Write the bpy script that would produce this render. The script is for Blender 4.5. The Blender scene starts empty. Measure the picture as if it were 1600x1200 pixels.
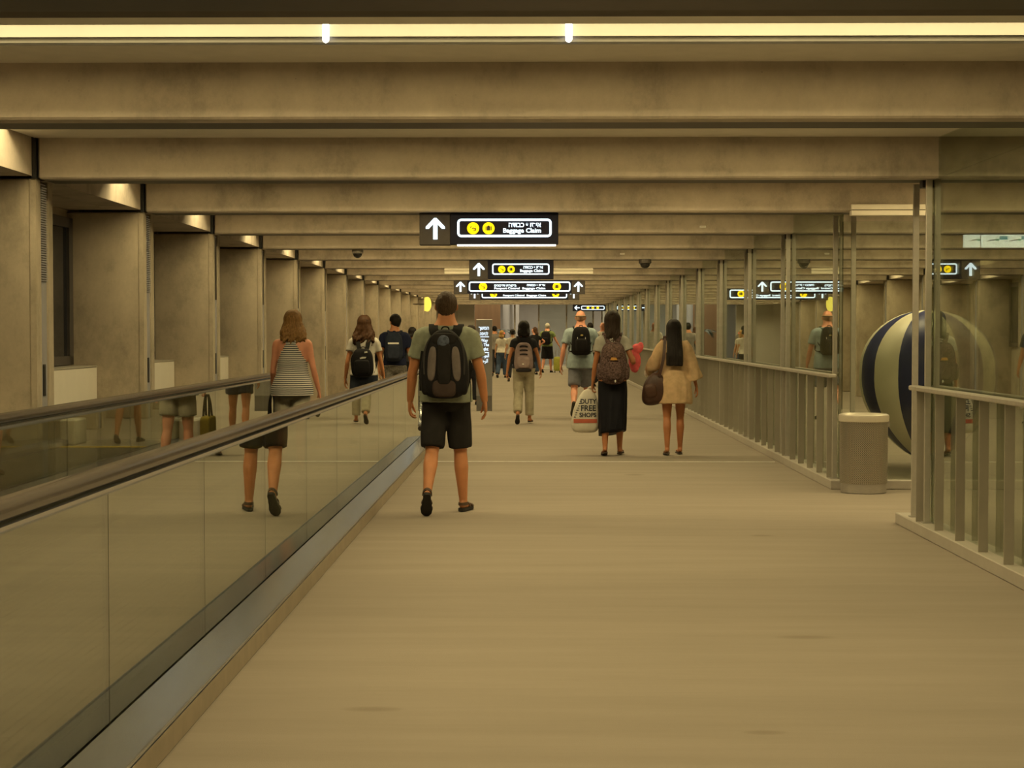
import bpy, bmesh, math, random
from mathutils import Vector, Matrix, noise
R = math.radians
PI = math.pi
SC = bpy.context.scene
COL = SC.collection

# ------------------------------------------------------------------ camera, world, lights
CAM_H = 1.46
cd = bpy.data.cameras.new('camera'); cam = bpy.data.objects.new('camera', cd); COL.objects.link(cam)
cd.sensor_width = 36.0; cd.lens = 36.0*2600/1600; cd.clip_start = .05; cd.clip_end = 300
cam.location = (0, 0, CAM_H)
cam.rotation_euler = (R(90-1.762), 0, R(.705))
SC.camera = cam
w = bpy.data.worlds.new('night'); SC.world = w; w.use_nodes = True
w.node_tree.nodes['Background'].inputs[0].default_value = (.010, .011, .014, 1)
w.node_tree.nodes['Background'].inputs[1].default_value = 1.0
SC.view_settings.view_transform = 'Standard'
SC.view_settings.look = 'None'
SC.view_settings.exposure = 0.0
SC.view_settings.gamma = 1.0
SC.view_settings.use_curve_mapping = False
SC.cycles.max_bounces = 10
SC.cycles.diffuse_bounces = 4
SC.cycles.glossy_bounces = 6
SC.cycles.transparent_max_bounces = 24
SC.cycles.caustics_reflective = False
SC.cycles.caustics_refractive = False
SC.cycles.sample_clamp_indirect = 6.0

BAY = 3.29                       # spacing of the concrete frames
D1 = 8.59                        # distance of the first frame in view
KS = list(range(-2, 18))         # frames: k = 0 is the first in view
def DK(k): return D1 + BAY*k
ZB = 2.56                        # underside of the beams
ZC = 2.86                        # ceiling panels
XL, XR = -3.55, 7.42             # ends of the fins, both outer walls
XG = 2.85                        # glass partition
D_END = 66.0
LAMP_COL = (1.0, .79, .385)
LAMP_W = 16.4                    # watts per metre of trough
def trough_lamp(x0, x1, d):
    l = bpy.data.lights.new('trough_lamp', 'AREA'); l.shape = 'RECTANGLE'
    l.size = x1-x0; l.size_y = .23; l.energy = LAMP_W*(x1-x0); l.color = LAMP_COL
    o = bpy.data.objects.new('trough_lamp', l); COL.objects.link(o)
    o.location = ((x0+x1)/2, d, ZC+.13)
for k in KS:
    trough_lamp(XL+.05, 2.66, DK(k)-.85)
    trough_lamp(3.17, XR-.05, DK(k)-.85)

# ------------------------------------------------------------------ materials
MATS = {}
def new_mat(name):
    m = bpy.data.materials.new(name); m.use_nodes = True; MATS[name] = m
    nt = m.node_tree
    return m, nt, nt.nodes['Principled BSDF']
def lnk(nt, a, b): nt.links.new(a, b)
def texco(nt, scale=(1, 1, 1), kind='Object'):
    tc = nt.nodes.new('ShaderNodeTexCoord'); mp = nt.nodes.new('ShaderNodeMapping')
    mp.inputs['Scale'].default_value = scale
    lnk(nt, tc.outputs[kind], mp.inputs['Vector'])
    return mp.outputs['Vector']
def noise_n(nt, vec, scale, detail=4, rough=.55):
    n = nt.nodes.new('ShaderNodeTexNoise'); n.inputs['Scale'].default_value = scale
    n.inputs['Detail'].default_value = detail; n.inputs['Roughness'].default_value = rough
    lnk(nt, vec, n.inputs['Vector']); return n.outputs['Fac']
def ramp(nt, fac, stops):
    r = nt.nodes.new('ShaderNodeValToRGB'); e = r.color_ramp.elements
    while len(e) < len(stops): e.new(.5)
    for el, (p, c) in zip(e, stops): el.position = p; el.color = (*c, 1)
    lnk(nt, fac, r.inputs['Fac']); return r.outputs['Color']
def mixc(nt, fac, a, b, mode='MIX'):
    m = nt.nodes.new('ShaderNodeMix'); m.data_type = 'RGBA'; m.blend_type = mode
    for s, v in ((m.inputs[0], fac), (m.inputs[6], a), (m.inputs[7], b)):
        if hasattr(v, 'is_linked'): lnk(nt, v, s)
        elif isinstance(v, (int, float)): s.default_value = v
        else: s.default_value = (*v, 1)
    return m.outputs[2]
def math_n(nt, op, a, b=None, clamp=False):
    m = nt.nodes.new('ShaderNodeMath'); m.operation = op; m.use_clamp = clamp
    for i, v in enumerate((a, b)):
        if v is None: continue
        if hasattr(v, 'is_linked'): lnk(nt, v, m.inputs[i])
        else: m.inputs[i].default_value = v
    return m.outputs[0]
def bump(nt, p, h, strength=.2, dist=.01):
    b = nt.nodes.new('ShaderNodeBump'); b.inputs['Strength'].default_value = strength
    b.inputs['Distance'].default_value = dist
    lnk(nt, h, b.inputs['Height']); lnk(nt, b.outputs['Normal'], p.inputs['Normal'])
def sc3(c, f): return tuple(min(1, x*f) for x in c)
def plain(name, col, rough=.6, metal=0.0, var=.12, scale=8.0, bmp=.1, stretch=(1, 1, 1), spec=.5, sheen=0):
    if name in MATS: return MATS[name]
    m, nt, p = new_mat(name)
    v = texco(nt, stretch)
    f = noise_n(nt, v, scale)
    lnk(nt, ramp(nt, f, [(.3, sc3(col, 1-var)), (.7, sc3(col, 1+var))]), p.inputs['Base Color'])
    p.inputs['Roughness'].default_value = rough; p.inputs['Metallic'].default_value = metal
    p.inputs['Specular IOR Level'].default_value = spec
    if sheen: p.inputs['Sheen Weight'].default_value = sheen
    if bmp: bump(nt, p, noise_n(nt, v, scale*4), bmp, .004)
    return m
def cloth(name, col, rough=.9, var=.14, scale=14): return plain(name, col, rough, 0, var, scale, .25, (1, 1, 1), .15)
def emit(name, col, strength):
    if name in MATS: return MATS[name]
    m, nt, p = new_mat(name)
    v = texco(nt); f = noise_n(nt, v, 3)
    c = ramp(nt, f, [(.2, sc3(col, .94)), (.8, col)])
    lnk(nt, c, p.inputs['Emission Color']); p.inputs['Emission Strength'].default_value = strength
    p.inputs['Base Color'].default_value = (*sc3(col, .6), 1); p.inputs['Roughness'].default_value = .4
    return m
def concrete(name, col, streak=(1.0, 1.0, .75), dark=.58):
    m, nt, p = new_mat(name)
    v = texco(nt, streak)
    oi = nt.nodes.new('ShaderNodeObjectInfo'); ad = nt.nodes.new('ShaderNodeVectorMath'); ad.operation = 'ADD'
    lnk(nt, v, ad.inputs[0]); lnk(nt, math_n(nt, 'MULTIPLY', oi.outputs['Random'], 37.0), ad.inputs[1]); v = ad.outputs[0]
    f1 = noise_n(nt, v, 2.2, 8, .72); v2 = texco(nt); f2 = noise_n(nt, v2, 26, 3, .7)
    c = ramp(nt, f1, [(.32, sc3(col, dark)), (.5, col), (.68, sc3(col, 1.20))])
    c = mixc(nt, math_n(nt, 'MULTIPLY', f2, .35), c, sc3(col, .7))
    # small blow holes in the cast face
    vo = nt.nodes.new('ShaderNodeTexVoronoi'); vo.inputs['Scale'].default_value = 9; lnk(nt, v2, vo.inputs['Vector'])
    h = math_n(nt, 'LESS_THAN', vo.outputs['Distance'], .035)
    c = mixc(nt, math_n(nt, 'MULTIPLY', h, .5), c, sc3(col, .45))
    lnk(nt, c, p.inputs['Base Color']); p.inputs['Roughness'].default_value = .75
    p.inputs['Specular IOR Level'].default_value = .25
    bump(nt, p, f2, .15, .004)
    return m
def glass(name, tint, r0=.06, rough=0.0):
    """clear sheet: straight-through tinted transmission plus mirror reflection that grows towards grazing"""
    m, nt, p = new_mat(name)
    nt.nodes.remove(p)
    out = nt.nodes['Material Output']
    g = nt.nodes.new('ShaderNodeNewGeometry')
    d = nt.nodes.new('ShaderNodeVectorMath'); d.operation = 'DOT_PRODUCT'
    lnk(nt, g.outputs['Normal'], d.inputs[0]); lnk(nt, g.outputs['Incoming'], d.inputs[1])
    c = math_n(nt, 'ABSOLUTE', d.outputs['Value'])
    q = math_n(nt, 'POWER', math_n(nt, 'SUBTRACT', 1.0, c, True), 5.0)
    fr = math_n(nt, 'ADD', math_n(nt, 'MULTIPLY', q, 1-r0), r0)
    t = nt.nodes.new('ShaderNodeBsdfTransparent')
    v = texco(nt); f = noise_n(nt, v, .7)
    lnk(nt, ramp(nt, f, [(.3, sc3(tint, .97)), (.7, tint)]), t.inputs['Color'])
    gl = nt.nodes.new('ShaderNodeBsdfGlossy'); gl.inputs['Roughness'].default_value = rough
    gl.inputs['Color'].default_value = (.95, 1, .96, 1)
    mx = nt.nodes.new('ShaderNodeMixShader')
    lnk(nt, fr, mx.inputs[0]); lnk(nt, t.outputs[0], mx.inputs[1]); lnk(nt, gl.outputs[0], mx.inputs[2])
    lnk(nt, mx.outputs[0], out.inputs['Surface'])
    return m

M_CONC = concrete('cast_concrete', (.54, .475, .395))
M_CONC_W = concrete('cast_concrete_fin', (.53, .458, .348), (1, 1, .7), .62)
M_SOFFIT = plain('shaded_soffit', (.10, .085, .065), .8)  # shadow between the beams put into this dark colour
M_PANEL = plain('grey_ceiling_panel', (.80, .76, .68), .6, 0, .04)
M_REFL = plain('trough_reflector', (.17, .165, .15), .45, 0, .06, 3)
M_METAL = plain('brushed_steel', (.55, .53, .50), .32, .85, .08, 30, .05, (1, 1, 12))
M_POST = plain('satin_steel_post', (.56, .53, .47), .42, .6, .06, 20)
M_DARKM = plain('dark_bronze_metal', (.055, .045, .035), .5, .3)
M_CABINET = plain('cream_enamel', (.74, .70, .60), .5, 0, .02)
M_GLASS = glass('balustrade_glass', (.58, .55, .46), .34)
M_GLASS_P = glass('partition_glass', (.62, .64, .56), .20)
M_GLASS_C = glass('clear_glass', (.93, .95, .91), .03)
M_NIGHT = glass('night_window_glass', (.25, .27, .30), .06)
M_BLACK = plain('black_plastic', (.018, .018, .02), .4)
M_RUBBER = plain('handrail_rubber', (.085, .07, .058), .22, 0, .1, 6)
M_SKIRT = plain('skirt_steel', (.50, .53, .62), .22, .8, .05, 40, .06, (1, .05, 1))  # bluish base colour stands in for the sheen of reflected signs

def carpet():
    m, nt, p = new_mat('beige_carpet')
    v = texco(nt, (.35, 3.2, 1)); f = noise_n(nt, v, 1.3, 5, .6)
    v2 = texco(nt, (1, 1, 1)); f2 = noise_n(nt, v2, 220, 2, .6)
    v3 = texco(nt, (.8, 14, 1)); f3 = noise_n(nt, v3, 5, 3, .6)
    c = ramp(nt, f, [(.3, (.315, .275, .225)), (.7, (.37, .322, .267))])
    c = mixc(nt, math_n(nt, 'MULTIPLY', f3, .30), c, (.26, .225, .178))
    c = mixc(nt, math_n(nt, 'MULTIPLY', f2, .25), c, (.24, .21, .17))
    sep = nt.nodes.new('ShaderNodeSeparateXYZ'); tc = nt.nodes.new('ShaderNodeTexCoord'); lnk(nt, tc.outputs['Object'], sep.inputs[0])
    tot = None
    for (sx, sy, rx, ry) in ((-.62, 6.41, .13, .05), (1.65, 11.97, .10, .06), (1.31, 7.96, .16, .06), (.85, 6.05, .09, .04), (1.05, 17.1, .12, .12)):
        a = math_n(nt, 'DIVIDE', math_n(nt, 'SUBTRACT', sep.outputs[0], sx), rx)
        b = math_n(nt, 'DIVIDE', math_n(nt, 'SUBTRACT', sep.outputs[1], sy), ry)
        q = math_n(nt, 'ADD', math_n(nt, 'MULTIPLY', a, a), math_n(nt, 'MULTIPLY', b, b))
        q = math_n(nt, 'ADD', q, math_n(nt, 'MULTIPLY', math_n(nt, 'SUBTRACT', f2, .5), 1.6))
        q = math_n(nt, 'SUBTRACT', 1.0, q, True)
        tot = q if tot is None else math_n(nt, 'MAXIMUM', tot, q)
    c = mixc(nt, math_n(nt, 'MULTIPLY', tot, .45), c, (.17, .14, .11))
    lnk(nt, c, p.inputs['Base Color']); p.inputs['Roughness'].default_value = .95
    p.inputs['Specular IOR Level'].default_value = .1
    bump(nt, p, f2, .4, .004)
    return m
M_CARPET = carpet()

# ------------------------------------------------------------------ mesh building
class MB:
    def __init__(s): s.v = []; s.f = []
    def add(s, vs, fs):
        b = len(s.v); s.v += [tuple(x) for x in vs]; s.f += [tuple(i+b for i in f) for f in fs]; return s
    def box(s, x0, x1, y0, y1, z0, z1, ch=0.0):
        if ch <= 0:
            return s.add([(x, y, z) for x in (x0, x1) for y in (y0, y1) for z in (z0, z1)],
                  [(0, 1, 3, 2), (4, 6, 7, 5), (0, 4, 5, 1), (2, 3, 7, 6), (0, 2, 6, 4), (1, 5, 7, 3)])
        xs, ys, zs = (x0, x1), (y0, y1), (z0, z1); vs = []; idx = {}
        for i in (0, 1):
            for j in (0, 1):
                for k in (0, 1):
                    sx, sy, sz = (1, -1)[i], (1, -1)[j], (1, -1)[k]
                    for a in range(3):
                        o = [sx*ch, sy*ch, sz*ch]; o[a] = 0
                        idx[i, j, k, a] = len(vs); vs.append((xs[i]+o[0], ys[j]+o[1], zs[k]+o[2]))
        fs = []
        for a in range(3):
            for e in (0, 1):
                b, c = [q for q in range(3) if q != a]
                f = []
                for (p, q) in ((0, 0), (1, 0), (1, 1), (0, 1)):
                    t = [0, 0, 0]; t[a] = e; t[b] = p; t[c] = q; f.append(idx[t[0], t[1], t[2], a])
                flip = (e == 0) ^ (a == 1)
                fs.append(tuple(f[::-1]) if flip else tuple(f))
        for a in range(3):
            b, c = [q for q in range(3) if q != a]
            for p in (0, 1):
                for q in (0, 1):
                    t0 = [0, 0, 0]; t0[a] = 0; t0[b] = p; t0[c] = q; t1 = list(t0); t1[a] = 1
                    f = [idx[(*t0, b)], idx[(*t0, c)], idx[(*t1, c)], idx[(*t1, b)]]
                    flip = (p == q) ^ (a == 1)
                    fs.append(tuple(f) if not flip else tuple(f[::-1]))
        for i in (0, 1):
            for j in (0, 1):
                for k in (0, 1):
                    f = [idx[i, j, k, a] for a in range(3)]
                    fs.append(tuple(f) if (i+j+k) % 2 else tuple(f[::-1]))
        return s.add(vs, fs)
    def prism(s, pts, axis, a, b):
        """polygon (2-D points, counter-clockwise in the plane's own order) pushed along an axis from a to b"""
        n = len(pts); vs = []
        for t in (a, b):
            for p in pts:
                vs.append({0: (t, p[0], p[1]), 1: (p[0], t, p[1]), 2: (p[0], p[1], t)}[axis])
        fs = [tuple(range(n))[::-1], tuple(range(n, 2*n))]
        fs += [(i, (i+1) % n, n+(i+1) % n, n+i) for i in range(n)]
        return s.add(vs, fs)
    def rings(s, rs, cap0='flat', cap1='flat', closed=True):
        n = len(rs[0]); vs = [p for r in rs for p in r]; fs = []
        for i in range(len(rs)-1):
            for j in range(n if closed else n-1):
                k = (j+1) % n
                fs.append((i*n+j, i*n+k, (i+1)*n+k, (i+1)*n+j))
        if closed and cap0: fs.append(tuple(range(n))[::-1])
        if closed and cap1: fs.append(tuple((len(rs)-1)*n+j for j in range(n)))
        return s.add(vs, fs)
    def tube(s, pts, rad, n=10, flat=None, cap='round', up=None, sub=1):
        """tube along points; rad: number or list; flat: ratio of the second half axis (list or number)"""
        P = [Vector(p) for p in pts]; m = len(P)
        rad = list(rad) if hasattr(rad, '__len__') else [rad]*m
        fl = list(flat) if hasattr(flat, '__len__') else [1.0 if flat is None else flat]*m
        if sub > 1 and m > 2:
            Q, r2, f2 = [], [], []
            for i in range(m-1):
                p0, p1, p2, p3 = P[max(i-1, 0)], P[i], P[i+1], P[min(i+2, m-1)]
                for j in range(sub):
                    t = j/sub
                    Q.append(.5*((2*p1)+(p2-p0)*t+(2*p0-5*p1+4*p2-p3)*t*t+(3*p1-p0-3*p2+p3)*t**3))
                    r2.append(rad[i]*(1-t)+rad[i+1]*t); f2.append(fl[i]*(1-t)+fl[i+1]*t)
            Q.append(P[-1]); r2.append(rad[-1]); f2.append(fl[-1]); P, rad, fl = Q, r2, f2; m = len(P)
        tan = []
        for i in range(m):
            t = P[min(i+1, m-1)]-P[max(i-1, 0)]; tan.append(t.normalized() if t.length > 1e-9 else Vector((0, 0, 1)))
        u = Vector(up) if up is not None else (Vector((1, 0, 0)) if abs(tan[0].x) < .9 else Vector((0, 1, 0)))
        rs = []
        def ring(c, t, r, f, u):
            a = (u-t*u.dot(t)).normalized(); b = t.cross(a)
            return [c+a*(r*math.cos(q))+b*(r*f*math.sin(q)) for q in (2*PI*j/n for j in range(n))], a
        if cap == 'round':
            for q in (75, 45, 20):
                a_ = R(q); rr, _ = ring(P[0]-tan[0]*rad[0]*min(1, fl[0])*math.sin(a_), tan[0], rad[0]*math.cos(a_), fl[0], u); rs.append(rr)
        for i in range(m):
            rr, a = ring(P[i], tan[i], rad[i], fl[i], u); rs.append(rr); u = a
        if cap == 'round':
            for q in (20, 45, 75):
                a_ = R(q); rr, _ = ring(P[-1]+tan[-1]*rad[-1]*min(1, fl[-1])*math.sin(a_), tan[-1], rad[-1]*math.cos(a_), fl[-1], u); rs.append(rr)
        return s.rings(rs)
    def ell(s, c, r, n=14, m=9, rot=None):
        c = Vector(c); rs = []
        for i in range(m+1):
            a = PI*(i+.04*(1 if i == 0 else -1 if i == m else 0))/m - PI/2
            rr = []
            for j in range(n):
                q = 2*PI*j/n
                p = Vector((r[0]*math.cos(a)*math.cos(q), r[1]*math.cos(a)*math.sin(q), r[2]*math.sin(a)))
                if rot is not None: p = rot @ p
                rr.append(c+p)
            rs.append(rr)
        return s.rings(rs)
    def lathe(s, prof, n=24, c=(0, 0, 0), a0=0, a1=2*PI):
        full = abs(a1-a0-2*PI) < 1e-6; k = n if full else n+1
        rs = [[(c[0]+r*math.cos(a0+(a1-a0)*j/n), c[1]+r*math.sin(a0+(a1-a0)*j/n), c[2]+z) for j in range(k)] for r, z in prof]
        return s.rings(rs, None, None, full)
    def sbox(s, c, h, e=.35, n=20, m=12, rot=None, shape=None):
        """rounded box (superellipsoid): centre, half sizes, roundness"""
        c = Vector(c); rs = []
        sp = lambda v: math.copysign(abs(v)**e, v)
        for i in range(m+1):
            a = -PI/2+PI*i/m; a = max(-PI/2+.03, min(PI/2-.03, a)); rr = []
            for j in range(n):
                q = 2*PI*(j+.5)/n
                p = Vector((h[0]*sp(math.cos(a))*sp(math.cos(q)), h[1]*sp(math.cos(a))*sp(math.sin(q)), h[2]*sp(math.sin(a))))
                if shape: p = shape(p)
                if rot is not None: p = rot @ p
                rr.append(c+p)
            rs.append(rr)
        return s.rings(rs)
    def band(s, pts, width, thick, side=None, sub=4):
        """flat strap: width across `side`, swept along points"""
        P = [Vector(p) for p in pts]; m = len(P)
        Q = []
        for i in range(m-1):
            p0, p1, p2, p3 = P[max(i-1, 0)], P[i], P[i+1], P[min(i+2, m-1)]
            for j in range(sub):
                t = j/sub; Q.append(.5*((2*p1)+(p2-p0)*t+(2*p0-5*p1+4*p2-p3)*t*t+(3*p1-p0-3*p2+p3)*t**3))
        Q.append(P[-1]); rs = []; sd = Vector(side or (1, 0, 0))
        for i, q in enumerate(Q):
            t = (Q[min(i+1, len(Q)-1)]-Q[max(i-1, 0)]).normalized()
            a = (sd-t*sd.dot(t)).normalized(); b = t.cross(a)
            rs.append([q-a*width/2-b*thick/2, q+a*width/2-b*thick/2, q+a*width/2+b*thick/2, q-a*width/2+b*thick/2])
        return s.rings(rs)
    def xf(s, M):
        s.v = [tuple(M @ Vector(p)) for p in s.v]; return s
    def mesh(s, name, mat=None, smooth=False, mats=None, fmat=None):
        me = bpy.data.meshes.new(name); me.from_pydata(s.v, [], s.f); me.validate()
        b = bmesh.new(); b.from_mesh(me); bmesh.ops.recalc_face_normals(b, faces=b.faces); b.to_mesh(me); b.free()
        for m in (mats or [mat]): me.materials.append(m)
        if fmat:
            for p in me.polygons: p.material_index = fmat(p)
        if smooth:
            for p in me.polygons: p.use_smooth = True
            if smooth != 'full': 
                me.set_sharp_from_angle(angle=R(50))
        me.update(); return me
    def build(s, name, mat, parent=None, smooth=False, loc=None):
        return obj(name, s.mesh(name, mat, smooth), parent, loc)
def obj(name, me, parent=None, loc=None, rotz=None):
    o = bpy.data.objects.new(name, me); COL.objects.link(o)
    if parent is not None: o.parent = parent
    if loc is not None: o.location = loc
    if rotz is not None: o.rotation_euler = (0, 0, rotz)
    return o
def empty(name, loc=(0, 0, 0), rotz=0):
    o = bpy.data.objects.new(name, None); COL.objects.link(o); o.empty_display_size = .1
    o.location = loc; o.rotation_euler = (0, 0, rotz); return o
def tag(o, label, cat, group=None):
    o['label'] = label; o['category'] = cat
    if group: o['group'] = group
    return o
def struct(o, label=None):
    o['kind'] = 'structure'
    if label: o['label'] = label
    return o
# scratch scene for evaluating modifiers and text without touching the real one
TMP = bpy.data.scenes.new('scratch')
def evaluate(o):
    TMP.collection.objects.link(o)
    TMP.view_layers[0].update(); dg = TMP.view_layers[0].depsgraph
    me = bpy.data.meshes.new_from_object(o.evaluated_get(dg), preserve_all_data_layers=False, depsgraph=dg)
    TMP.collection.objects.unlink(o); d = o.data; bpy.data.objects.remove(o)
    return me
def fuse(mb, name, mat, voxel=.012, smooth=3, wrinkle=None, fac=.5):
    """melt overlapping closed shapes into one continuous skin"""
    me = mb.mesh(name+'_raw', mat)
    o = bpy.data.objects.new('scratch', me)
    r = o.modifiers.new('r', 'REMESH'); r.mode = 'VOXEL'; r.voxel_size = voxel; r.use_smooth_shade = True
    if smooth:
        q = o.modifiers.new('s', 'SMOOTH'); q.factor = fac; q.iterations = smooth
    out = evaluate(o); bpy.data.meshes.remove(me); out.name = name
    out.materials.clear(); out.materials.append(mat)
    if wrinkle:
        amp, fr, st = wrinkle
        ns = [v.normal.copy() for v in out.vertices]
        for v, n_ in zip(out.vertices, ns):
            p = Vector((v.co.x*fr*st[0], v.co.y*fr*st[1], v.co.z*fr*st[2]))
            v.co += n_*amp*(noise.noise(p)+.5*noise.noise(p*2.3))
    for p in out.polygons: p.use_smooth = True
    return out
FONT = None
def text_mesh(body, size, mat, align='CENTER', extrude=.002, bold=0.0, sx=1.0):
    c = bpy.data.curves.new('lettering', 'FONT'); c.body = body; c.size = size; c.extrude = extrude
    c.align_x = align; c.align_y = 'CENTER'; c.offset = bold; c.resolution_u = 3
    o = bpy.data.objects.new('scratch', c)
    me = evaluate(o); me.name = 'lettering'
    M = Matrix.Rotation(PI/2, 4, 'X') @ Matrix.Diagonal((sx, 1, 1, 1)); me.transform(M)
    me.materials.clear(); me.materials.append(mat)
    return me
# ------------------------------------------------------------------ floor and ceiling
floor = struct(MB().box(XL-.95, XR+.95, -4.0, 78, -.2, 0).build('floor', M_CARPET), 'beige carpet floor with faint streaks across the corridor')
M_STRIP = plain('threshold_steel', (.85, .83, .78), .5, .2)
for d in (18.8,): MB().box(-1.20, 2.74, d, d+.035, 0, .004).build('threshold_strip', M_STRIP, floor)

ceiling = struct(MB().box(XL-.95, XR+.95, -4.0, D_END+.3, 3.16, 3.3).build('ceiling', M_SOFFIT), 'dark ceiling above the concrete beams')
LX0, LX1 = XL+.0, XR
beam_me = MB().box(LX0+.02, LX1-.02, 0, .17, ZB, 3.16, .012).mesh('concrete_beam', M_CONC)
band_me = MB().box(LX0+.02, LX1-.02, .17, .43, ZB+.002, 3.16).mesh('dark_beam_band', M_DARKM)  # dark box that makes the dark band under each beam
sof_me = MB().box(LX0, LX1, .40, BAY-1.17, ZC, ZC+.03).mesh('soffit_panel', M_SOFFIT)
grey_me = MB().prism([(BAY-1.17, ZC), (BAY-1.0, ZC), (BAY-1.0, ZC+.3), (BAY-1.03, ZC+.3), (BAY-1.03, ZC+.03), (BAY-1.17, ZC+.03)], 0, LX0, LX1).mesh('trough_lip', M_PANEL)
def trough(x0, x1):
    return MB().prism([(BAY-.62, ZC+.012), (BAY-.60, ZC+.012), (BAY-.60, ZC+.3), (BAY-1.03, ZC+.3), (BAY-1.03, ZC+.28), (BAY-.62, ZC+.28)], 0, x0, x1).mesh('light_trough', M_REFL)
tr_a, tr_b = trough(XL+.02, 2.68), trough(3.15, XR)
fill_me = MB().box(2.68, 3.15, BAY-1.0, BAY-.60, ZC, ZC+.03).mesh('trough_filler', M_CONC)
slope_me = MB().prism([(BAY-.575, ZC-.020), (BAY-.0, ZC-.010), (BAY-.0, ZC+.03), (BAY-.575, ZC+.03)], 0, LX0, LX1).mesh('lit_ceiling_strip', M_PANEL)
edge_me = MB().prism([(BAY-.60, ZC+.012), (BAY-.592, ZC-.010), (BAY-.575, ZC-.020), (BAY-.575, ZC+.03), (BAY-.60, ZC+.03)], 0, LX0, LX1).mesh('trough_edge', M_REFL)
for k in KS:
    obj('concrete_beam', beam_me, ceiling, (0, DK(k), 0)); obj('dark_beam_band', band_me, ceiling, (0, DK(k), 0))
    y = DK(k)-BAY
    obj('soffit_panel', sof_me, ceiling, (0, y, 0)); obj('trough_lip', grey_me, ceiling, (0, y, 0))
    obj('light_trough', tr_a, ceiling, (0, y, 0)); obj('light_trough', tr_b, ceiling, (0, y, 0))
    obj('trough_filler', fill_me, ceiling, (0, y, 0)); obj('lit_ceiling_strip', slope_me, ceiling, (0, y, 0)); obj('trough_edge', edge_me, ceiling, (0, y, 0))
M_TUBE = emit('bare_tube_glow', (1, .97, .88), 6.0)
for x in (-.985, .172):
    q = MB().tube([(x, D1-.63, ZC-.004), (x, D1-.63, ZC+.10)], .016, 10).build('tube_end', M_TUBE, ceiling, True); q['label'] = 'glowing white end of a lamp tube'

# ------------------------------------------------------------------ left and far outer walls: niches between concrete fins
FT = .42
M_CHAN = plain('fin_channel_steel', (.55, .55, .60), .4, .5, .05)
M_FRAME = plain('window_frame_dark', (.10, .09, .085), .45, .4)
def outer_wall(name, side, xe, label):
    """side -1: left wall, +1: the outer wall beyond the glass; xe = plane of the fin ends"""
    def bx(a, b, *r, ch=0): x0, x1 = sorted((xe+side*a, xe+side*b)); return MB().box(x0, x1, *r, ch)
    root = struct(bx(.70, .95, -4, D_END+.3, 0, 3.16).build(name, M_CONC_W), label)
    fin = bx(.03, .72, 0, FT, 0, ZB, ch=.012).mesh('concrete_fin', M_CONC_W)
    ch1 = bx(0, .05, .0, .12, 0, ZB).mesh('fin_cheek', M_CONC_W); ch2 = bx(0, .05, FT-.12, FT, 0, ZB).mesh('fin_cheek', M_CONC_W)
    chan = bx(.012, .05, .13, FT-.13, 0, ZB-.02).mesh('steel_channel', M_CHAN)
    slot = bx(.006, .014, .18, .235, 1.0, 1.23).mesh('slot', M_BLACK)
    slat = bx(.0, .014, .145, FT-.145, 0, .009).mesh('vent_slat', M_CHAN)
    vent = bx(.009, .013, .14, FT-.14, 1.83, ZB-.03).mesh('vent_backing', M_DARKM)
    head = bx(.02, .30, FT-.02, BAY, ZB+.02, 3.16).mesh('lintel', M_CONC)
    soff = bx(.30, .72, FT, BAY, ZB+.02, ZB+.12).mesh('niche_soffit', M_CONC)
    joint = bx(-.012, .02, -.02, 0.03, ZB, 3.16).mesh('joint', M_BLACK)
    for k in KS:
        if k >= 17: continue
        L = (0, DK(k), 0)
        obj('concrete_fin', fin, root, L); obj('fin_cheek', ch1, root, L); obj('fin_cheek', ch2, root, L)
        obj('lintel', head, root, L); obj('niche_soffit', soff, root, L); obj('joint', joint, root, L)
        c = obj('steel_channel', chan, root, L)
        if k <= 6 and side < 0:
            obj('slot', slot, c); obj('vent_backing', vent, c)
            if k in (0, 1, 2):
                for i in range(40): obj('vent_slat', slat, c, (0, 0, 1.835+i*.0172))
    return root
wall_left = outer_wall('wall_left', -1, XL, 'left concrete wall of fins and niches')
wall_outer = outer_wall('wall_outer', 1, XR, 'outer concrete wall of fins beyond the glass partition')
ORD = ['first', 'second', 'third', 'fourth', 'fifth', 'sixth', 'seventh', 'eighth', 'ninth', 'tenth', 'eleventh', 'twelfth', 'thirteenth', 'fourteenth', 'fifteenth', 'sixteenth', 'seventeenth', 'eighteenth']
fr = MB(); 
wx = XL-.69
fr_me = [MB().box(wx, wx+.05, FT+.05, FT+.13, 1.17, ZB-.06).mesh('window_frame', M_FRAME), MB().box(wx, wx+.05, BAY-.14, BAY-.02, 1.17, ZB-.06).mesh('window_frame', M_FRAME),
         MB().box(wx, wx+.05, FT+.05, BAY-.02, 1.17, 1.25).mesh('window_frame', M_FRAME), MB().box(wx, wx+.05, FT+.05, BAY-.02, ZB-.15, ZB-.06).mesh('window_frame', M_FRAME),
         MB().box(wx, wx+.045, 1.75, 1.83, 1.25, ZB-.15).mesh('window_frame', M_FRAME)]
pane_me = MB().box(wx+.012, wx+.022, FT+.1, BAY-.1, 1.22, ZB-.12).mesh('pane', plain('night_pane', (.02, .021, .026), .06, 0, .05, 2, 0))
for i, k in enumerate(range(0, 8)):
    wn = struct(obj('window_%d' % (i+1), pane_me, None, (0, DK(k), 0)), 'dark night window in the left wall niche')
    for f in fr_me: obj('window_frame', f, wn)
cab_me = MB().box(XL-.69, XL-.43, FT+.02, BAY-.015, .04, 1.15, .006).mesh('front_casing', M_CABINET)
cap_me = MB().box(XL-.69, XL-.425, FT+.02, BAY-.015, 1.15, 1.162).mesh('top_plate', plain('cabinet_top_steel', (.5, .47, .4), .4, .4))
kick_me = MB().box(XL-.69, XL-.46, FT+.03, BAY-.03, 0, .04).mesh('plinth', M_DARKM)
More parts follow.
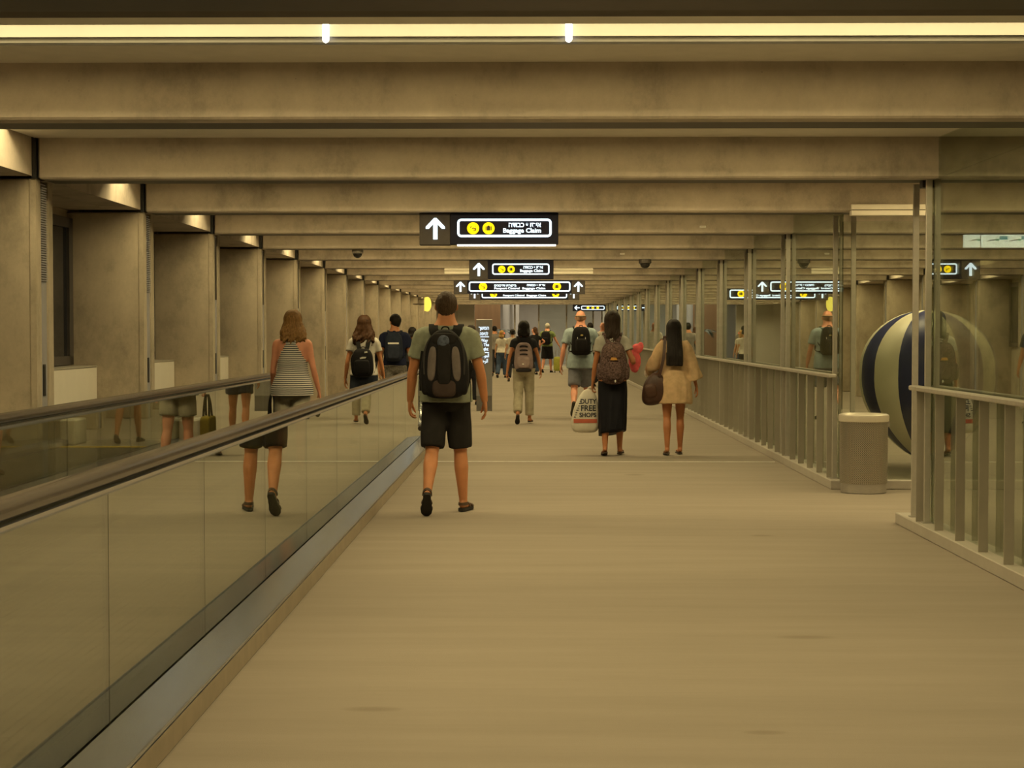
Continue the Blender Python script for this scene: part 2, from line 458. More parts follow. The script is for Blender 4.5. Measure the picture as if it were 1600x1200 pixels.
seam_me = MB().box(XL-.432, XL-.428, 1.8, 1.806, .05, 1.14).mesh('seam', plain('seam_shadow', (.35, .32, .26), .6))
WHERE = ['beside the nearest dark window', 'in the second wall niche from the camera', 'in the third wall niche from the camera', 'in the fourth wall niche from the camera']
for i, k in enumerate(range(0, 4)):
    t = tag(empty('radiator_cabinet', (0, DK(k), 0)), 'low cream radiator cabinet ' + WHERE[i], 'cabinet', 'cream cabinets in the wall niches')
    for n_, me in (('front_casing', cab_me), ('top_plate', cap_me), ('plinth', kick_me), ('seam', seam_me)): obj(n_, me, t)
struct(MB().box(XL-.95, XR+.95, -4.2, -4.0, 0, 3.3).build('wall_front', M_CONC_W), 'concrete wall closing the corridor behind the viewer')

# ------------------------------------------------------------------ right-hand glass partition
def partition(name, d0, d1, label):
    root = struct(empty(name, (XG, d0, 0)), label)
    M_PL = plain('partition_plinth', (.52, .48, .42), .5, .3, .05)
    near = d1 < 14; pe = d1-d0+(.31 if near else 0); dh = d1-.19 if near else d1
    MB().box(-.07, .14, 0, pe, 0, .085, .006).build('plinth', M_PL, root)
    MB().box(-.055, .12, .02, pe, -.0, .012).build('plinth_gap', M_BLACK, root)
    ks = [k for k in KS if d0-.6 < DK(k) < d1+1]
    post = MB().box(-.022, .022, -.014, .014, .085, ZB, .003).mesh('post', M_POST)
    foot = MB().box(-.035, .035, -.03, .03, .085, .095).mesh('foot_plate', M_METAL)
    brk = MB().box(-.03, .06, -.05, .05, ZB-.05, ZB, .004).mesh('bracket', M_DARKM)
    back = MB().box(.128, .172, -.014, .014, .0, ZB, .003).mesh('back_post', M_POST)
    bal = MB().box(-.055, .005, -.006, .006, .085, 1.04).mesh('baluster', plain('baluster_steel', (.42, .385, .32), .5, .4, .05))
    edges = [d0+.02]
    for k in ks:
        for o_ in (.15, .55):
            y = DK(k)+o_
            if d0 <= y <= d1+.01:
                p = obj('post', post, root, (0, y-d0, 0))
                obj('foot_plate', foot, p); 
                if o_ == .15: obj('bracket', brk, p, (0, .12, 0)); edges.append(y)
        y = DK(k)+.45
        if d0 < y < d1+.01: obj('back_post', back, root, (.0, y-d0, 0))
    edges.append(dh); edges = sorted(set(edges))
    for a, b in zip(edges, edges[1:]):
        if b-a < .12: continue
        MB().box(.03, .042, a-d0+.003, b-d0-.003, .07, ZB).build('pane', M_GLASS_P, root)
        MB().box(-.09, -.015, a-d0, b-d0, 1.04, 1.075, .008).build('handrail', M_POST, root)
    for k in KS:
        a, b = max(DK(k)+.40, d0), min(DK(k)+BAY, d1)
        if b-a > .3: MB().box(.03, .042, a-d0, b-d0, ZB, ZC).build('upper_pane', M_GLASS_P, root)
    y = d0+.30
    ys = []
    if d1 < 14:
        y = 12.13
        while y > d0: ys.append(y); y -= .565
    else:
        while y < d1: ys.append(y); y += .565
    for y in ys: obj('baluster', bal, root, (0, y-d0, 0))
    return root
partition('wall_right_near', 2.0, DK(1)+.56, 'near glass partition with handrail and steel balusters')
partition('wall_right_far', 15.52, D_END-.2, 'long glass partition of slim steel posts and balusters')
# glass return wall closing the recess beside the litter bin
ret = struct(empty('wall_recess', (XG, 15.58, 0)), 'glass return wall behind the litter bin')
MB().box(.14, XR-XG, -.06, .10, 0, .085, .006).build('plinth', MATS['partition_plinth'], ret)
for a, b in ((.05, 1.5), (1.5, 3.0), (3.0, XR-XG)): MB().box(a, b, .02, .032, .085, ZB-.06).build('pane', M_GLASS_C, ret)
h = tag(empty('shutter_housing', (XG+.03, 15.10, ZB-.04)), 'pale double-rail housing mounted over the opening beside the bin', 'housing')
M_PALE = plain('pale_aluminium', (.80, .74, .62), .4, .1, .03)
MB().box(0, .78, 0, .10, .0, .046, .004).build('lower_rail', M_PALE, h); MB().box(0, .78, -.008, .10, .052, .10, .004).build('upper_rail', M_PALE, h)
MB().box(.01, .77, .01, .09, .046, .052).build('groove', M_DARKM, h)

# ------------------------------------------------------------------ moving walkway
WX0, WX1, WD0, WD1 = -2.98, -1.45, 1.0, 21.9
BELT = .035
wk = tag(empty('moving_walkway', (0, 0, 0)), 'moving walkway with glass balustrades and dark handrails along the left side', 'walkway')
M_GUIDE = plain('handrail_guide_steel', (.58, .58, .60), .25, .9, .05)
def rail_side(x, inner):
    J0, PW = 5.63, 1.658
    js = [J0+PW*i for i in range(-3, 10)]; js = [WD0] + [j for j in js if WD0+.2 < j < WD1-.5] + [WD1-.42]
    for a, b in zip(js, js[1:]):
        MB().box(x-.006, x+.006, a+.004, b-.004, .11, .955).build('glass_panel', M_GLASS, wk)
        MB().box(x-.004, x+.004, b-.003, b+.003, .11, .95).build('panel_joint', M_DARKM, wk)
    # rounded newel end
    zc, r = .60, .36
    arc = [(WD1-.42, .11), (WD1-.42, .955)] + [(WD1-.42+r*math.sin(a), zc+r*math.cos(a)) for a in (PI*i/12 for i in range(13))]
    MB().prism([(p[0], p[1]) for p in arc][::-1], 0, x-.006, x+.006).build('glass_end', M_GLASS, wk)
    path = [(x, WD0, .975), (x, WD1-.42, .975)] + [(x, WD1-.42+(r+.015)*math.sin(a), zc+(r+.015)*math.cos(a)) for a in (PI*i/16 for i in range(1, 17))]
    def rail(sec, name, mat, off):
        rs = []
        for i, p in enumerate(path):
            a = 0 if i < 2 else PI*(i-1)/16
            up = Vector((0, math.sin(a), math.cos(a)))
            rs.append([Vector(p)+Vector((u, 0, 0))+up*(v+off) for u, v in sec])
        MB().rings(rs).build(name, mat, wk, True)
    rail([(-.042, -.012), (-.03, -.022), (.03, -.022), (.042, -.012), (.044, .006), (.036, .026), (.018, .033), (-.018, .033), (-.036, .026), (-.044, .006)], 'handrail', M_RUBBER, 0)
    rail([(-.030, -.055), (.030, -.055), (.046, -.040), (.046, -.030), (-.046, -.030), (-.046, -.040)], 'handrail_guide', M_GUIDE, 0)
    s = 1 if inner < 0 else -1         # outer deck side
    # outer skirt
    pr = [(x+s*.012, .125), (x+s*.185, .100), (x+s*.188, 0), (x+s*.012, 0)]
    if s < 0: pr = pr[::-1]
    MB().prism(pr, 1, WD0, WD1-.3).build('outer_skirt', M_SKIRT, wk)
    e = sorted((x+s*.178, x+s*.1885)); MB().box(e[0], e[1], WD0, WD1-.3, .094, .106, .003).build('skirt_edge', M_GUIDE, wk)
    e = sorted((x+s*.1882, x+s*.190)); MB().box(e[0], e[1], WD0, WD1-.3, .004, .09).build('skirt_fascia', plain('fascia_bronze', (.40, .34, .25), .45, .3, .1), wk)
    # inner deck and skirt
    pr = [(x-s*.012, .125), (x-s*.13, .10), (x-s*.135, 0), (x-s*.012, 0)]
    if s > 0: pr = pr[::-1]
    MB().prism(pr, 1, WD0, WD1-.3).build('inner_skirt', M_SKIRT, wk)
rail_side(WX1, -1); rail_side(WX0, 1)
M_TREAD = plain('pallet_aluminium', (.22, .22, .215), .45, .6, .1, 12)
pal = MB(); n = 26; wtr = (WX1-.14)-(WX0+.14)
pal.box(0, wtr, 0, .392, 0, .02)
for i in range(n): pal.box((i+.2)*wtr/n, (i+.7)*wtr/n, 0, .392, .02, .03)
pal_me = pal.mesh('pallet', M_TREAD)
for i in range(int((20.6-WD0)/.4)): obj('pallet', pal_me, wk, (WX0+.14, WD0+i*.4, .005))
M_YEL = plain('safety_yellow', (.80, .55, .03), .5)
MB().box(WX0+.14, WX1-.14, 20.60, 20.72, 0, .042).build('comb_line', M_YEL, wk)
MB().box(WX0+.14, WX1-.14, 20.72, 22.3, 0, .03, .006).build('landing_plate', M_METAL, wk)
for x in (WX0+.12, WX1-.12):
    MB().box(x-.1, x+.1, 21.0, 21.55, .03, .36, .02).build('newel_cabinet', M_CABINET, wk)

# ------------------------------------------------------------------ overhead signs
M_SIGN = plain('sign_face_dark', (.010, .010, .020), .6, spec=.12)
M_SIGN2 = plain('sign_arrow_panel', (.055, .048, .045), .6, spec=.15)
M_LIT = emit('backlit_white', (.70, .86, 1.0), 1.35)
M_LITY = emit('backlit_yellow', (1.0, .72, .0), 1.15)
M_PICT = plain('pictogram_black', (.03, .022, .01), .5)
M_BAR = emit('sign_bright_strip', (1, .98, .92), 2.0)  # glowing white for the strip below the nearest sign
HEB_BAG, HEB_PASS = 'הדובכ ףוסיא', 'םינוכרד תרוקיב'
def rrect(cx, cz, w_, h_, r, n=6):
    pts = []
    for (sx, sz, a0) in ((1, -1, -90), (1, 1, 0), (-1, 1, 90), (-1, -1, 180)):
        for i in range(n+1):
            a = R(a0+90*i/n); pts.append((cx+sx*(w_/2-r)+r*math.cos(a), cz+sz*(h_/2-r)+r*math.sin(a)))
    return pts
def frame_mesh(cx, cz, w_, h_, r, t, y0, y1):
    o_, i_ = rrect(cx, cz, w_, h_, r), rrect(cx, cz, w_-2*t, h_-2*t, max(r-t, .004))
    n = len(o_); mb = MB(); vs = []
    for y in (y0, y1):
        vs += [(p[0], y, p[1]) for p in o_] + [(p[0], y, p[1]) for p in i_]
    fs = []
    for j in range(n):
        k = (j+1) % n
        fs += [(j, k, n+k, n+j), (2*n+j, 3*n+j, 3*n+k, 2*n+k), (j, 2*n+j, 2*n+k, k), (n+j, n+k, 3*n+k, 3*n+j)]
    return mb.add(vs, fs)
def arrow_mb(cx, cz, s, ang=0):
    """thick arrow in the sign plane, s = half height"""
    t = .20*s
    mb = MB()
    P = lambda pts: [(cx+(x*math.cos(ang)-z*math.sin(ang))*s, cz+(x*math.sin(ang)+z*math.cos(ang))*s) for x, z in pts]
    o_ = [(-.20, -1), (.20, -1), (.20, .42), (.62, -.02), (.90, -.02), (.90, .18), (.12, 1.0), (-.12, 1.0), (-.90, .18), (-.90, -.02), (-.62, -.02), (-.20, .42)]
    return mb.prism(P(o_), 1, -.030, -.022)
def disc(parent, cx, cz, r, kind):
    d = MB().prism([(cx+r*math.cos(2*PI*i/28), cz+r*math.sin(2*PI*i/28)) for i in range(28)], 1, -.030, -.022).build('icon_disc', M_LITY, parent)
    g = MB()
    if kind == 'bag':
        for a, b in ((-.50, -.36), (-.28, .28), (.36, .50)): g.box(cx+a*r, cx+b*r, -.034, -.030, cz-.36*r, cz+.34*r)
        g.box(cx-.14*r, cx+.14*r, -.034, -.030, cz+.34*r, cz+.46*r)
    else:
        P = lambda pts: g.prism([(cx+x*r, cz+z*r) for x, z in pts], 1, -.034, -.030)
        P([(-.48, .06), (-.40, .30), (-.22, .36), (-.16, .26), (-.32, .18), (-.36, .04)])          # officer's cap and arm
        P([(-.20, .02), (.10, .16), (.16, .04), (-.10, -.12)])                                    # outstretched hand
        P([(.06, -.08), (.40, .10), (.52, -.14), (.44, -.44), (.10, -.50), (.02, -.38), (.30, -.34), (.34, -.14), (.12, -.22)])   # passport
        P([(.26, .28), (.44, .36), (.46, .24), (.30, .18)])
    g.build('pictogram', M_PICT, d)
def lettering(parent, body, size, x, z, align, maxw, bold):
    me = text_mesh(body, size, M_LIT, align, .003, bold)
    xs = [v.co.x for v in me.vertices]; w_ = max(xs)-min(xs)
    me.transform(Matrix.Diagonal((maxw/w_, 1, 1, 1)))
    xs = [v.co.x for v in me.vertices]
    off = -max(xs) if align == 'RIGHT' else -min(xs)
    return obj('lettering', me, parent, (x+off, -.026, z))
def baggage_sign(d, x, label):
    u = 1.27/1508
    X = lambda p: (p-791)*u
    Z = lambda q: -(q-65)*u
    s = tag(empty('hanging_sign', (x, d, ZB-.005)), label, 'sign', 'illuminated signs hanging from the beams')
    MB().box(X(370), X(1545), -.02, .12, Z(405), 0, .004).build('sign_box', M_SIGN, s)
    MB().box(X(37), X(370), -.02, .12, Z(412), 0, .004).build('arrow_panel', M_SIGN2, s)
    arrow_mb(X(210), Z(236), 116*u).build('arrow', M_LIT, s)
    frame_mesh(X(960), Z(228), 1025*u, 200*u, 45*u, 25*u, -.030, -.022).build('frame_line', M_LIT, s)
    disc(s, X(620), Z(232), 65*u, 'officer'); disc(s, X(788), Z(232), 65*u, 'bag')
    lettering(s, HEB_BAG, .062, X(1358), Z(196), 'RIGHT', 352*u, .002); lettering(s, 'Baggage Claim', .056, X(1358), Z(258), 'RIGHT', 412*u, .002)
    return s
s1 = baggage_sign(15.26, (764-832)*15.26/2600, 'largest and nearest illuminated baggage claim sign hanging under a beam')
u = 1.27/1508
q = MB().box((445-791)*u, (1520-791)*u, -.01, .05, -.302, -.286, .003).build('bright_strip', M_BAR, s1); q['label'] = 'bright white strip under the sign'  # strip along the sign's lower edge, given its own glow
baggage_sign(25.1, (799-832)*25.1/2600, 'smaller second baggage claim sign in front of the pale bar')
def double_sign(d, x, label):
    u = 2.75/1422
    X = lambda p: (p-779)*u
    Z = lambda q: -(q-262)*u
    s = tag(empty('hanging_sign', (x, d, ZB-.005)), label, 'sign', 'illuminated signs hanging from the beams')
    MB().box(X(215), X(1345), -.02, .12, Z(405), 0, .004).build('sign_box', M_SIGN, s)
    for a, b in ((68, 215), (1345, 1490)):
        MB().box(X(a), X(b), -.02, .12, Z(408), 0, .004).build('arrow_panel', M_SIGN2, s)
        arrow_mb(X((a+b)/2), Z(330), 54*u).build('arrow', M_LIT, s)
    frame_mesh(X(782), Z(328), 1100*u, 110*u, 26*u, 15*u, -.030, -.022).build('frame_line', M_LIT, s)
    disc(s, X(385), Z(330), 45*u, 'officer'); disc(s, X(1185), Z(328), 45*u, 'bag')
    lettering(s, HEB_PASS, .062, X(507), Z(316), 'LEFT', 240*u, .0024); lettering(s, 'Passport Control', .058, X(507), Z(348), 'LEFT', 276*u, .0024)
    lettering(s, HEB_BAG, .062, X(1060), Z(313), 'RIGHT', 200*u, .0024); lettering(s, 'Baggage Claim', .058, X(1060), Z(348), 'RIGHT', 250*u, .0024)
double_sign(34.9, (811.5-832)*34.9/2600, 'wide two-arrow sign for passport control and baggage claim')
double_sign(41.5, (819-832)*41.5/2600, 'wide two-arrow sign half hidden behind the nearer wide sign')
s5 = tag(empty('hanging_sign', (2.10, 61.33, ZB-.06)), 'small sign with a left arrow and three yellow discs', 'sign', 'illuminated signs hanging from the beams')
MB().box(-.62, .60, -.02, .1, -.24, 0, .004).build('sign_box', M_SIGN, s5)
MB().box(-.01, .01, .03, .05, 0, .06).build('hanger', M_METAL, s5)
arrow_mb(-.46, -.12, .095, PI/2).build('arrow', M_LIT, s5)
frame_mesh(.12, -.12, .86, .15, .05, .028, -.030, -.022).build('frame_line', M_LIT, s5)
for i, x in enumerate((-.06, .12, .30)): disc(s5, x, -.12, .048, ('officer', 'bag', 'officer')[i])
pb = tag(empty('pale_housing', (-.22, 28.35, ZB-.10)), 'long pale bar fixed under a beam behind the second baggage sign', 'housing')
MB().box(-1.28, 1.25, 0, .12, 0, .05, .005).build('lower_rail', M_PALE, pb); MB().box(-1.28, 1.25, -.01, .12, .055, .10, .005).build('upper_rail', M_PALE, pb)
# white advertising light boxes in the parallel corridor
M_LB = emit('lightbox_white', (.93, .98, 1.0), 2.6); M_LBC = emit('lightbox_cyan', (.12, .62, .85), .9); M_LBG = emit('lightbox_green', (.10, .70, .45), .9)
for i, (a, b) in enumerate(((4.78, 4.95), (4.98, 5.50))):
    t = tag(empty('light_box', (a, 18.5, ZB-.155)), ('small square white light box' if i == 0 else 'long white light box with cyan print') + ' hanging behind the right glass', 'light box', 'light boxes behind the glass')
    MB().box(0, b-a, 0, .08, 0, .14, .004).build('box_face', M_LB, t)
    MB().box(.0, b-a, -.002, .09, .14, .15).build('hanger_rail', M_DARKM, t)
    for c in ((.04,) if i == 0 else (.05, .29)):
        MB().prism([(c, .072), (c+.05, .085), (c+.10, .090), (c+.10, .080), (c+.05, .074), (c, .066)], 1, -.003, 0).build('dark_emblem', M_PICT, t)
        MB().box(c+.095, c+.125, -.003, 0, .07, .095).build('green_patch', M_LBG, t)
        if i: MB().box(c+.13, c+.22, -.003, 0, .085, .125).build('cyan_patch', M_LBC, t)

# dome cameras, sensor plates, yellow blade sign
M_DOME = plain('smoked_dome', (.02, .018, .016), .08)
for x, d, lb in ((-2.30, 21.9, 'small dark dome camera above the walkway'), (1.69, 25.05, 'larger dark dome camera under a beam right of the signs')):
    t = tag(empty('dome_camera', (x, d, ZB)), lb, 'camera'); r = .075 if x < 0 else .095
    MB().lathe([(0, .001), (r, 0), (r, -.055), (r*.86, -.062), (0, -.062)], 20).build('mount', M_DARKM if x > 0 else plain('dome_mount_grey', (.2, .18, .15), .5), t)
    MB().lathe([(r*.8*math.cos(a), -.06-r*.8*math.sin(a)) for a in (PI/2*i/8 for i in range(9))], 20).build('dome', M_DOME, t, True)
for (px, py, d, lb) in ((1097, 355, DK(3), 'white sensor plate on a beam, nearer and higher one'), (972, 397, DK(5), 'white sensor plate on a beam, farther and lower one')):
    t = tag(empty('sensor_plate', ((px-832)*d/2600, d, CAM_H+(520-py)*d/2600)), lb, 'sensor')
    MB().box(-.035, .035, -.008, 0, -.012, .012, .002).build('plate', plain('white_plastic', (.85, .85, .82), .4), t); MB().box(-.02, .02, -.011, -.008, -.005, .005).build('grille', M_PANEL, t)
t = tag(empty('blade_sign', (-3.18, 50.0, 2.10)), 'glowing yellow rounded blade sign projecting from the left wall', 'sign')
MB().prism([(-.07+.0, .02), (.02, .0)] + [(.02+.12*math.sin(a), .22-.22*math.cos(a)) for a in (PI*i/10 for i in range(1, 10))] + [(.02, .44), (-.07, .42)], 1, 0, .06).build('sign_face', emit('blade_yellow', (1.0, .80, .10), 1.2), t)
MB().box(-.40, -.07, .02, .04, .20, .24).build('wall_arm', M_METAL, t)

# ------------------------------------------------------------------ information totem
t = tag(empty('information_totem', (-.90, 31.0, 0)), 'grey information totem with glowing white lettering', 'totem')
M_TOT = plain('totem_grey', (.30, .29, .28), .45, .3, .05)
MB().box(-.15, .15, 0, .10, .28, 1.71, .008).build('body', M_TOT, t); MB().box(-.145, .145, .005, .095, 0, .28).build('base', plain('totem_base', (.17, .16, .15), .5, .3), t)
for body, size, z, wd in (('ךשמה', .085, 1.545, .19), ('הסיטל', .085, 1.44, .15), ('Way', .082, 1.315, .15), ('To The', .080, 1.235, .19), ('Flight', .080, 1.155, .16), ('ﺔﻠﺻﺍﻮﻤﻟﺍ', .095, 1.035, .19), ('ﺔﻠﺣﺮﻟﺍ', .095, .935, .15)):
    me = text_mesh(body, size, M_LIT, 'CENTER', .003, .0018); xs = [v.co.x for v in me.vertices]; k_ = wd/(max(xs)-min(xs)); me.transform(Matrix.Diagonal((k_, 1, 1, 1)))
    obj('lettering', me, t, (-.005, -.004, z))
for z in (1.385, 1.092): MB().box(-.10, .09, -.006, 0, z-.007, z+.007).build('rule_line', M_LIT, t)

# ------------------------------------------------------------------ litter bin
t = tag(empty('litter_bin', (3.03, 15.24, 0)), 'perforated stainless steel litter bin beside the glass partition', 'bin')
def perforated():
    m, nt, p = new_mat('perforated_steel')
    tc = nt.nodes.new('ShaderNodeTexCoord'); sp = nt.nodes.new('ShaderNodeSeparateXYZ'); lnk(nt, tc.outputs['Object'], sp.inputs[0])
    ang = math_n(nt, 'MULTIPLY', math_n(nt, 'ARCTAN2', sp.outputs[1], sp.outputs[0]), 78/(2*PI)*1.0)
    z = math_n(nt, 'MULTIPLY', sp.outputs[2], 62.0)
    a1 = math_n(nt, 'SINE', math_n(nt, 'MULTIPLY', math_n(nt, 'ADD', ang, z), PI)); a2 = math_n(nt, 'SINE', math_n(nt, 'MULTIPLY', math_n(nt, 'SUBTRACT', ang, z), PI))
    h = math_n(nt, 'GREATER_THAN', math_n(nt, 'ABSOLUTE', math_n(nt, 'MULTIPLY', a1, a2)), .42)
    lnk(nt, mixc(nt, h, (.60, .56, .47), (.07, .06, .05)), p.inputs['Base Color'])
    lnk(nt, math_n(nt, 'MULTIPLY', math_n(nt, 'SUBTRACT', 1.0, h), .85), p.inputs['Metallic']); p.inputs['Roughness'].default_value = .34
    return m
MB().lathe([(.205, .09), (.215, .09), (.217, .66), (.205, .66)], 48).build('perforated_body', perforated(), t, True)
MB().lathe([(0, .0), (.19, 0), (.205, .005), (.205, .088), (.19, .092), (0, .092)], 48).build('base_ring', M_METAL, t, True)
MB().lathe([(.17, .700), (.205, .722), (.226, .712), (.230, .690), (.226, .655), (.218, .650), (.205, .655), (.17, .69)], 48).build('rim_lid', plain('rim_steel', (.80, .74, .62), .3, .5, .04), t, True)
MB().lathe([(.0, .12), (.195, .12), (.195, .69), (.18, .69), (.18, .13)], 32).build('liner', M_BLACK, t, True)
MB().box(.205, .232, -.03, .03, .60, .66, .006).build('lock', M_METAL, t)

# ------------------------------------------------------------------ striped balloon
t = tag(empty('striped_balloon', (4.17, 17.6, 0)), 'navy and cream striped hot-air balloon display behind the glass', 'balloon')
NAVY, CREAM = plain('balloon_navy', (.045, .052, .16), .4), plain('balloon_cream', (.90, .85, .70), .4, 0, .03)
prof = []
for i in range(25):
    a = PI*i/24
    r = .70*math.sin(a); z = 1.08+.62*math.cos(a)
    if a > PI/2:
        q = (a-PI/2)/(PI/2); z = 1.08-.95*q**.92; r = .70*(math.cos(q*PI/2)**.80)*(1-.0*q)+.10*q
    prof.append((max(r, .004), z))
ng = 14; off = R(-154)
for i in range(ng):
    a0, a1 = off+2*PI*i/ng, off+2*PI*(i+1)/ng
    rs = []
    for r, z in prof:
        rs.append([((r-.012*(4*s_*(1-s_)-.5)*(-1)*min(1, r*4))*math.cos(a0+(a1-a0)*s_), (r+.012*(4*s_*(1-s_)-.5)*min(1, r*4))*math.sin(a0+(a1-a0)*s_), z) for s_ in (j/6 for j in range(7))])
    MB().rings(rs, None, None, False).build('gore', NAVY if i % 2 else CREAM, t, 'full')
MB().lathe([(.10, .13), (.13, .13), (.16, .02), (.16, 0), (0, 0)], 24).build('stand', M_DARKM, t, True)

# ------------------------------------------------------------------ far end: glazed front and lobby
M_WHT = plain('white_trim', (.78, .76, .70), .5, 0, .03); M_GREYW = plain('lobby_grey', (.36, .35, .33), .7, 0, .06, 1.5)
wb = struct(MB().box(XL-.95, XR+.95, D_END, D_END+.3, ZB+.06, 3.3).build('wall_back', M_CONC), 'glazed end wall under a concrete lintel')
MB().box(XL, XR, D_END-.03, D_END, ZB+.03, ZB+.10).build('white_trim', M_WHT, wb)
for x in (-3.0, -.7, .25, 1.35, 2.4, 2.75, 4.2, 5.8, 7.2): MB().box(x-.03, x+.03, D_END-.02, D_END+.08, 0, ZB+.06).build('mullion', M_POST, wb)
for a, b in ((.25, 1.35), (1.35, 2.4), (2.75, 4.2), (4.2, 5.8), (5.8, 7.2)): MB().box(a+.03, b-.03, D_END+.02, D_END+.035, .12, ZB+.03).build('pane', M_GLASS_C, wb)
MB().box(.25, 2.4, D_END-.05, D_END+.1, 0, .14).build('white_plinth', M_WHT, wb)
MB().box(-4.2, -2.3, D_END+.02, D_END+.15, 0, ZB+.05).build('grey_panel', plain('pale_end_panel', (.62, .60, .55), .7, 0, .04, 1.5), wb)
lob = struct(MB().box(XL-.95, XR+.95, 77.6, 77.9, 0, 3.3).build('wall_lobby', M_GREYW), 'grey lobby wall beyond the glazed end')
MB().box(-2.75, -1.45, 75.2, 75.4, 0, 3.3).build('wood_panel', plain('brown_wood', (.22, .125, .055), .5, 0, .2, 3, .1, (1, 1, .1)), lob)
for x in (-1.15, -.75, 3.2): MB().tube([(x, 73.5, 0), (x, 73.5, 3.3)], .16, 16, cap='flat').build('column', M_GREYW, lob, True)
struct(MB().box(XL-.95, XR+.95, D_END+.3, 77.9, 3.3, 3.45).build('ceiling_lobby', M_PANEL), 'pale lobby ceiling beyond the glazed end')
for sx in (-1, 1):
    x = XL-.95 if sx < 0 else XR+.95
    struct(MB().box(min(x, x+sx*.2), max(x, x+sx*.2), D_END, 77.9, 0, 3.3).build('wall_lobby_left' if sx < 0 else 'wall_lobby_right', M_GREYW))
for i, (x, d, lb) in enumerate(((-.55, 72.0, 'left round lobby ceiling lamp beyond the end glazing'), (-.2, 70.0, 'right round lobby ceiling lamp beyond the end glazing'))):
    t = tag(empty('ceiling_lamp', (x, d, 3.18)), lb, 'lamp')
    MB().lathe([(0, 0), (.30, 0), (.30, .03)], 24).build('diffuser', emit('lobby_lamp', (1, .95, .85), 5.0), t); MB().lathe([(.30, -.01), (.34, -.01), (.34, .12), (0, .12)], 24).build('housing', M_WHT, t)
l = bpy.data.lights.new('lobby_fill', 'AREA'); l.shape = 'RECTANGLE'; l.size = 9; l.size_y = 8; l.energy = 420; l.color = (1, .86, .60)  # added area lamp that brightens the lobby, no fitting of its own
o = bpy.data.objects.new('lobby_fill', l); COL.objects.link(o); o.location = (1.5, 72, 3.25)
# potted palm beyond the glazing
t = tag(empty('potted_palm', (-1.25, 68.5, 0)), 'dark green potted palm near the far glazed end', 'plant')
MB().lathe([(0, 0), (.18, 0), (.24, .45), (.21, .45), (.2, .40), (0, .40)], 20).build('pot', M_DARKM, t, True)
MB().tube([(0, 0, .4), (.03, 0, .9), (0, .02, 1.55)], [.05, .04, .03], 8).build('stem', plain('palm_stem', (.12, .08, .04), .8), t, True)
M_LEAF = plain('palm_leaf', (.03, .055, .022), .5)
random.seed(4)
for i in range(16):
    a = 2*PI*i/16+random.uniform(-.2, .2); L = random.uniform(.55, .95); e = random.uniform(.15, .7)
    pts = [Vector((math.cos(a)*L*s_, math.sin(a)*L*s_, 1.5+e*s_-1.1*e*s_*s_*1.3)) for s_ in (0, .25, .5, .75, 1)]
    MB().tube(pts, [.012, .05, .07, .05, .006], 6, .12, 'flat', (-math.sin(a), math.cos(a), 0)).build('frond', M_LEAF, t)
# ------------------------------------------------------------------ people
SKIN = {}
def skin(name, col):
    if name not in SKIN:
        m = plain('skin_'+name, col, .55, 0, .10, 9, .05); p = m.node_tree.nodes['Principled BSDF']
        p.inputs['Subsurface Weight'].default_value = .0
        SKIN[name] = m
    return SKIN[name]
def hairmat(name, a, b):
    if name in MATS: return MATS[name]
    m, nt, p = new_mat(name)
    v = texco(nt, (60, 60, 2.2)); f = noise_n(nt, v, 2.5, 4, .65)
    lnk(nt, ramp(nt, f, [(.30, a), (.72, b)]), p.inputs['Base Color']); p.inputs['Roughness'].default_value = .55
    p.inputs['Specular IOR Level'].default_value = .18
    bump(nt, p, f, .5, .006); return m
_hand = {}
def hand_mb(curl):
    """right hand hanging from the wrist (origin) along -Z, palm towards -X, thumb towards +Y"""
    mb = MB()
    mb.tube([(0, 0, .03), (0, 0, -.01), (-.002, .002, -.05), (-.004, .002, -.088)], [.026, .030, .041, .040], 14, [.80, .62, .40, .34], up=(0, 1, 0))
    for y, L, sp in ((.031, .078, .16), (.0105, .088, .04), (-.0105, .081, -.07), (-.030, .062, -.20)):
        p = Vector((-.004, y, -.085)); pts = [Vector((-.002, y*.8, -.055)), p]; ang = .12+curl*.25
        for i, fr in enumerate((.46, .31, .23)):
            p = p+Vector((-math.sin(ang), sp*.45, -math.cos(ang)))*L*fr; pts.append(p); ang += curl*(.75, .75, .5)[i]
        mb.tube(pts, [.0092, .0092, .0085, .0078, .0066], 9)
    p = Vector((-.004, .024, -.022)); pts = [p]; a = .55
    for i, L in enumerate((.042, .034, .026)):
        p = p+Vector((-.35-.2*curl*i, math.sin(a), -math.cos(a))).normalized()*L; pts.append(p); a -= .28+.3*curl
    mb.tube(pts, [.0155, .0120, .0100, .0078], 9)
    return mb
def hand_mesh(curl, vox):
    k = (curl, vox)
    if k not in _hand:
        me = fuse(hand_mb(curl), 'hand', M_BLACK, vox, 2, None, .4)
        _hand[k] = ([v.co.copy() for v in me.vertices], [tuple(p.vertices) for p in me.polygons])
    return _hand[k]

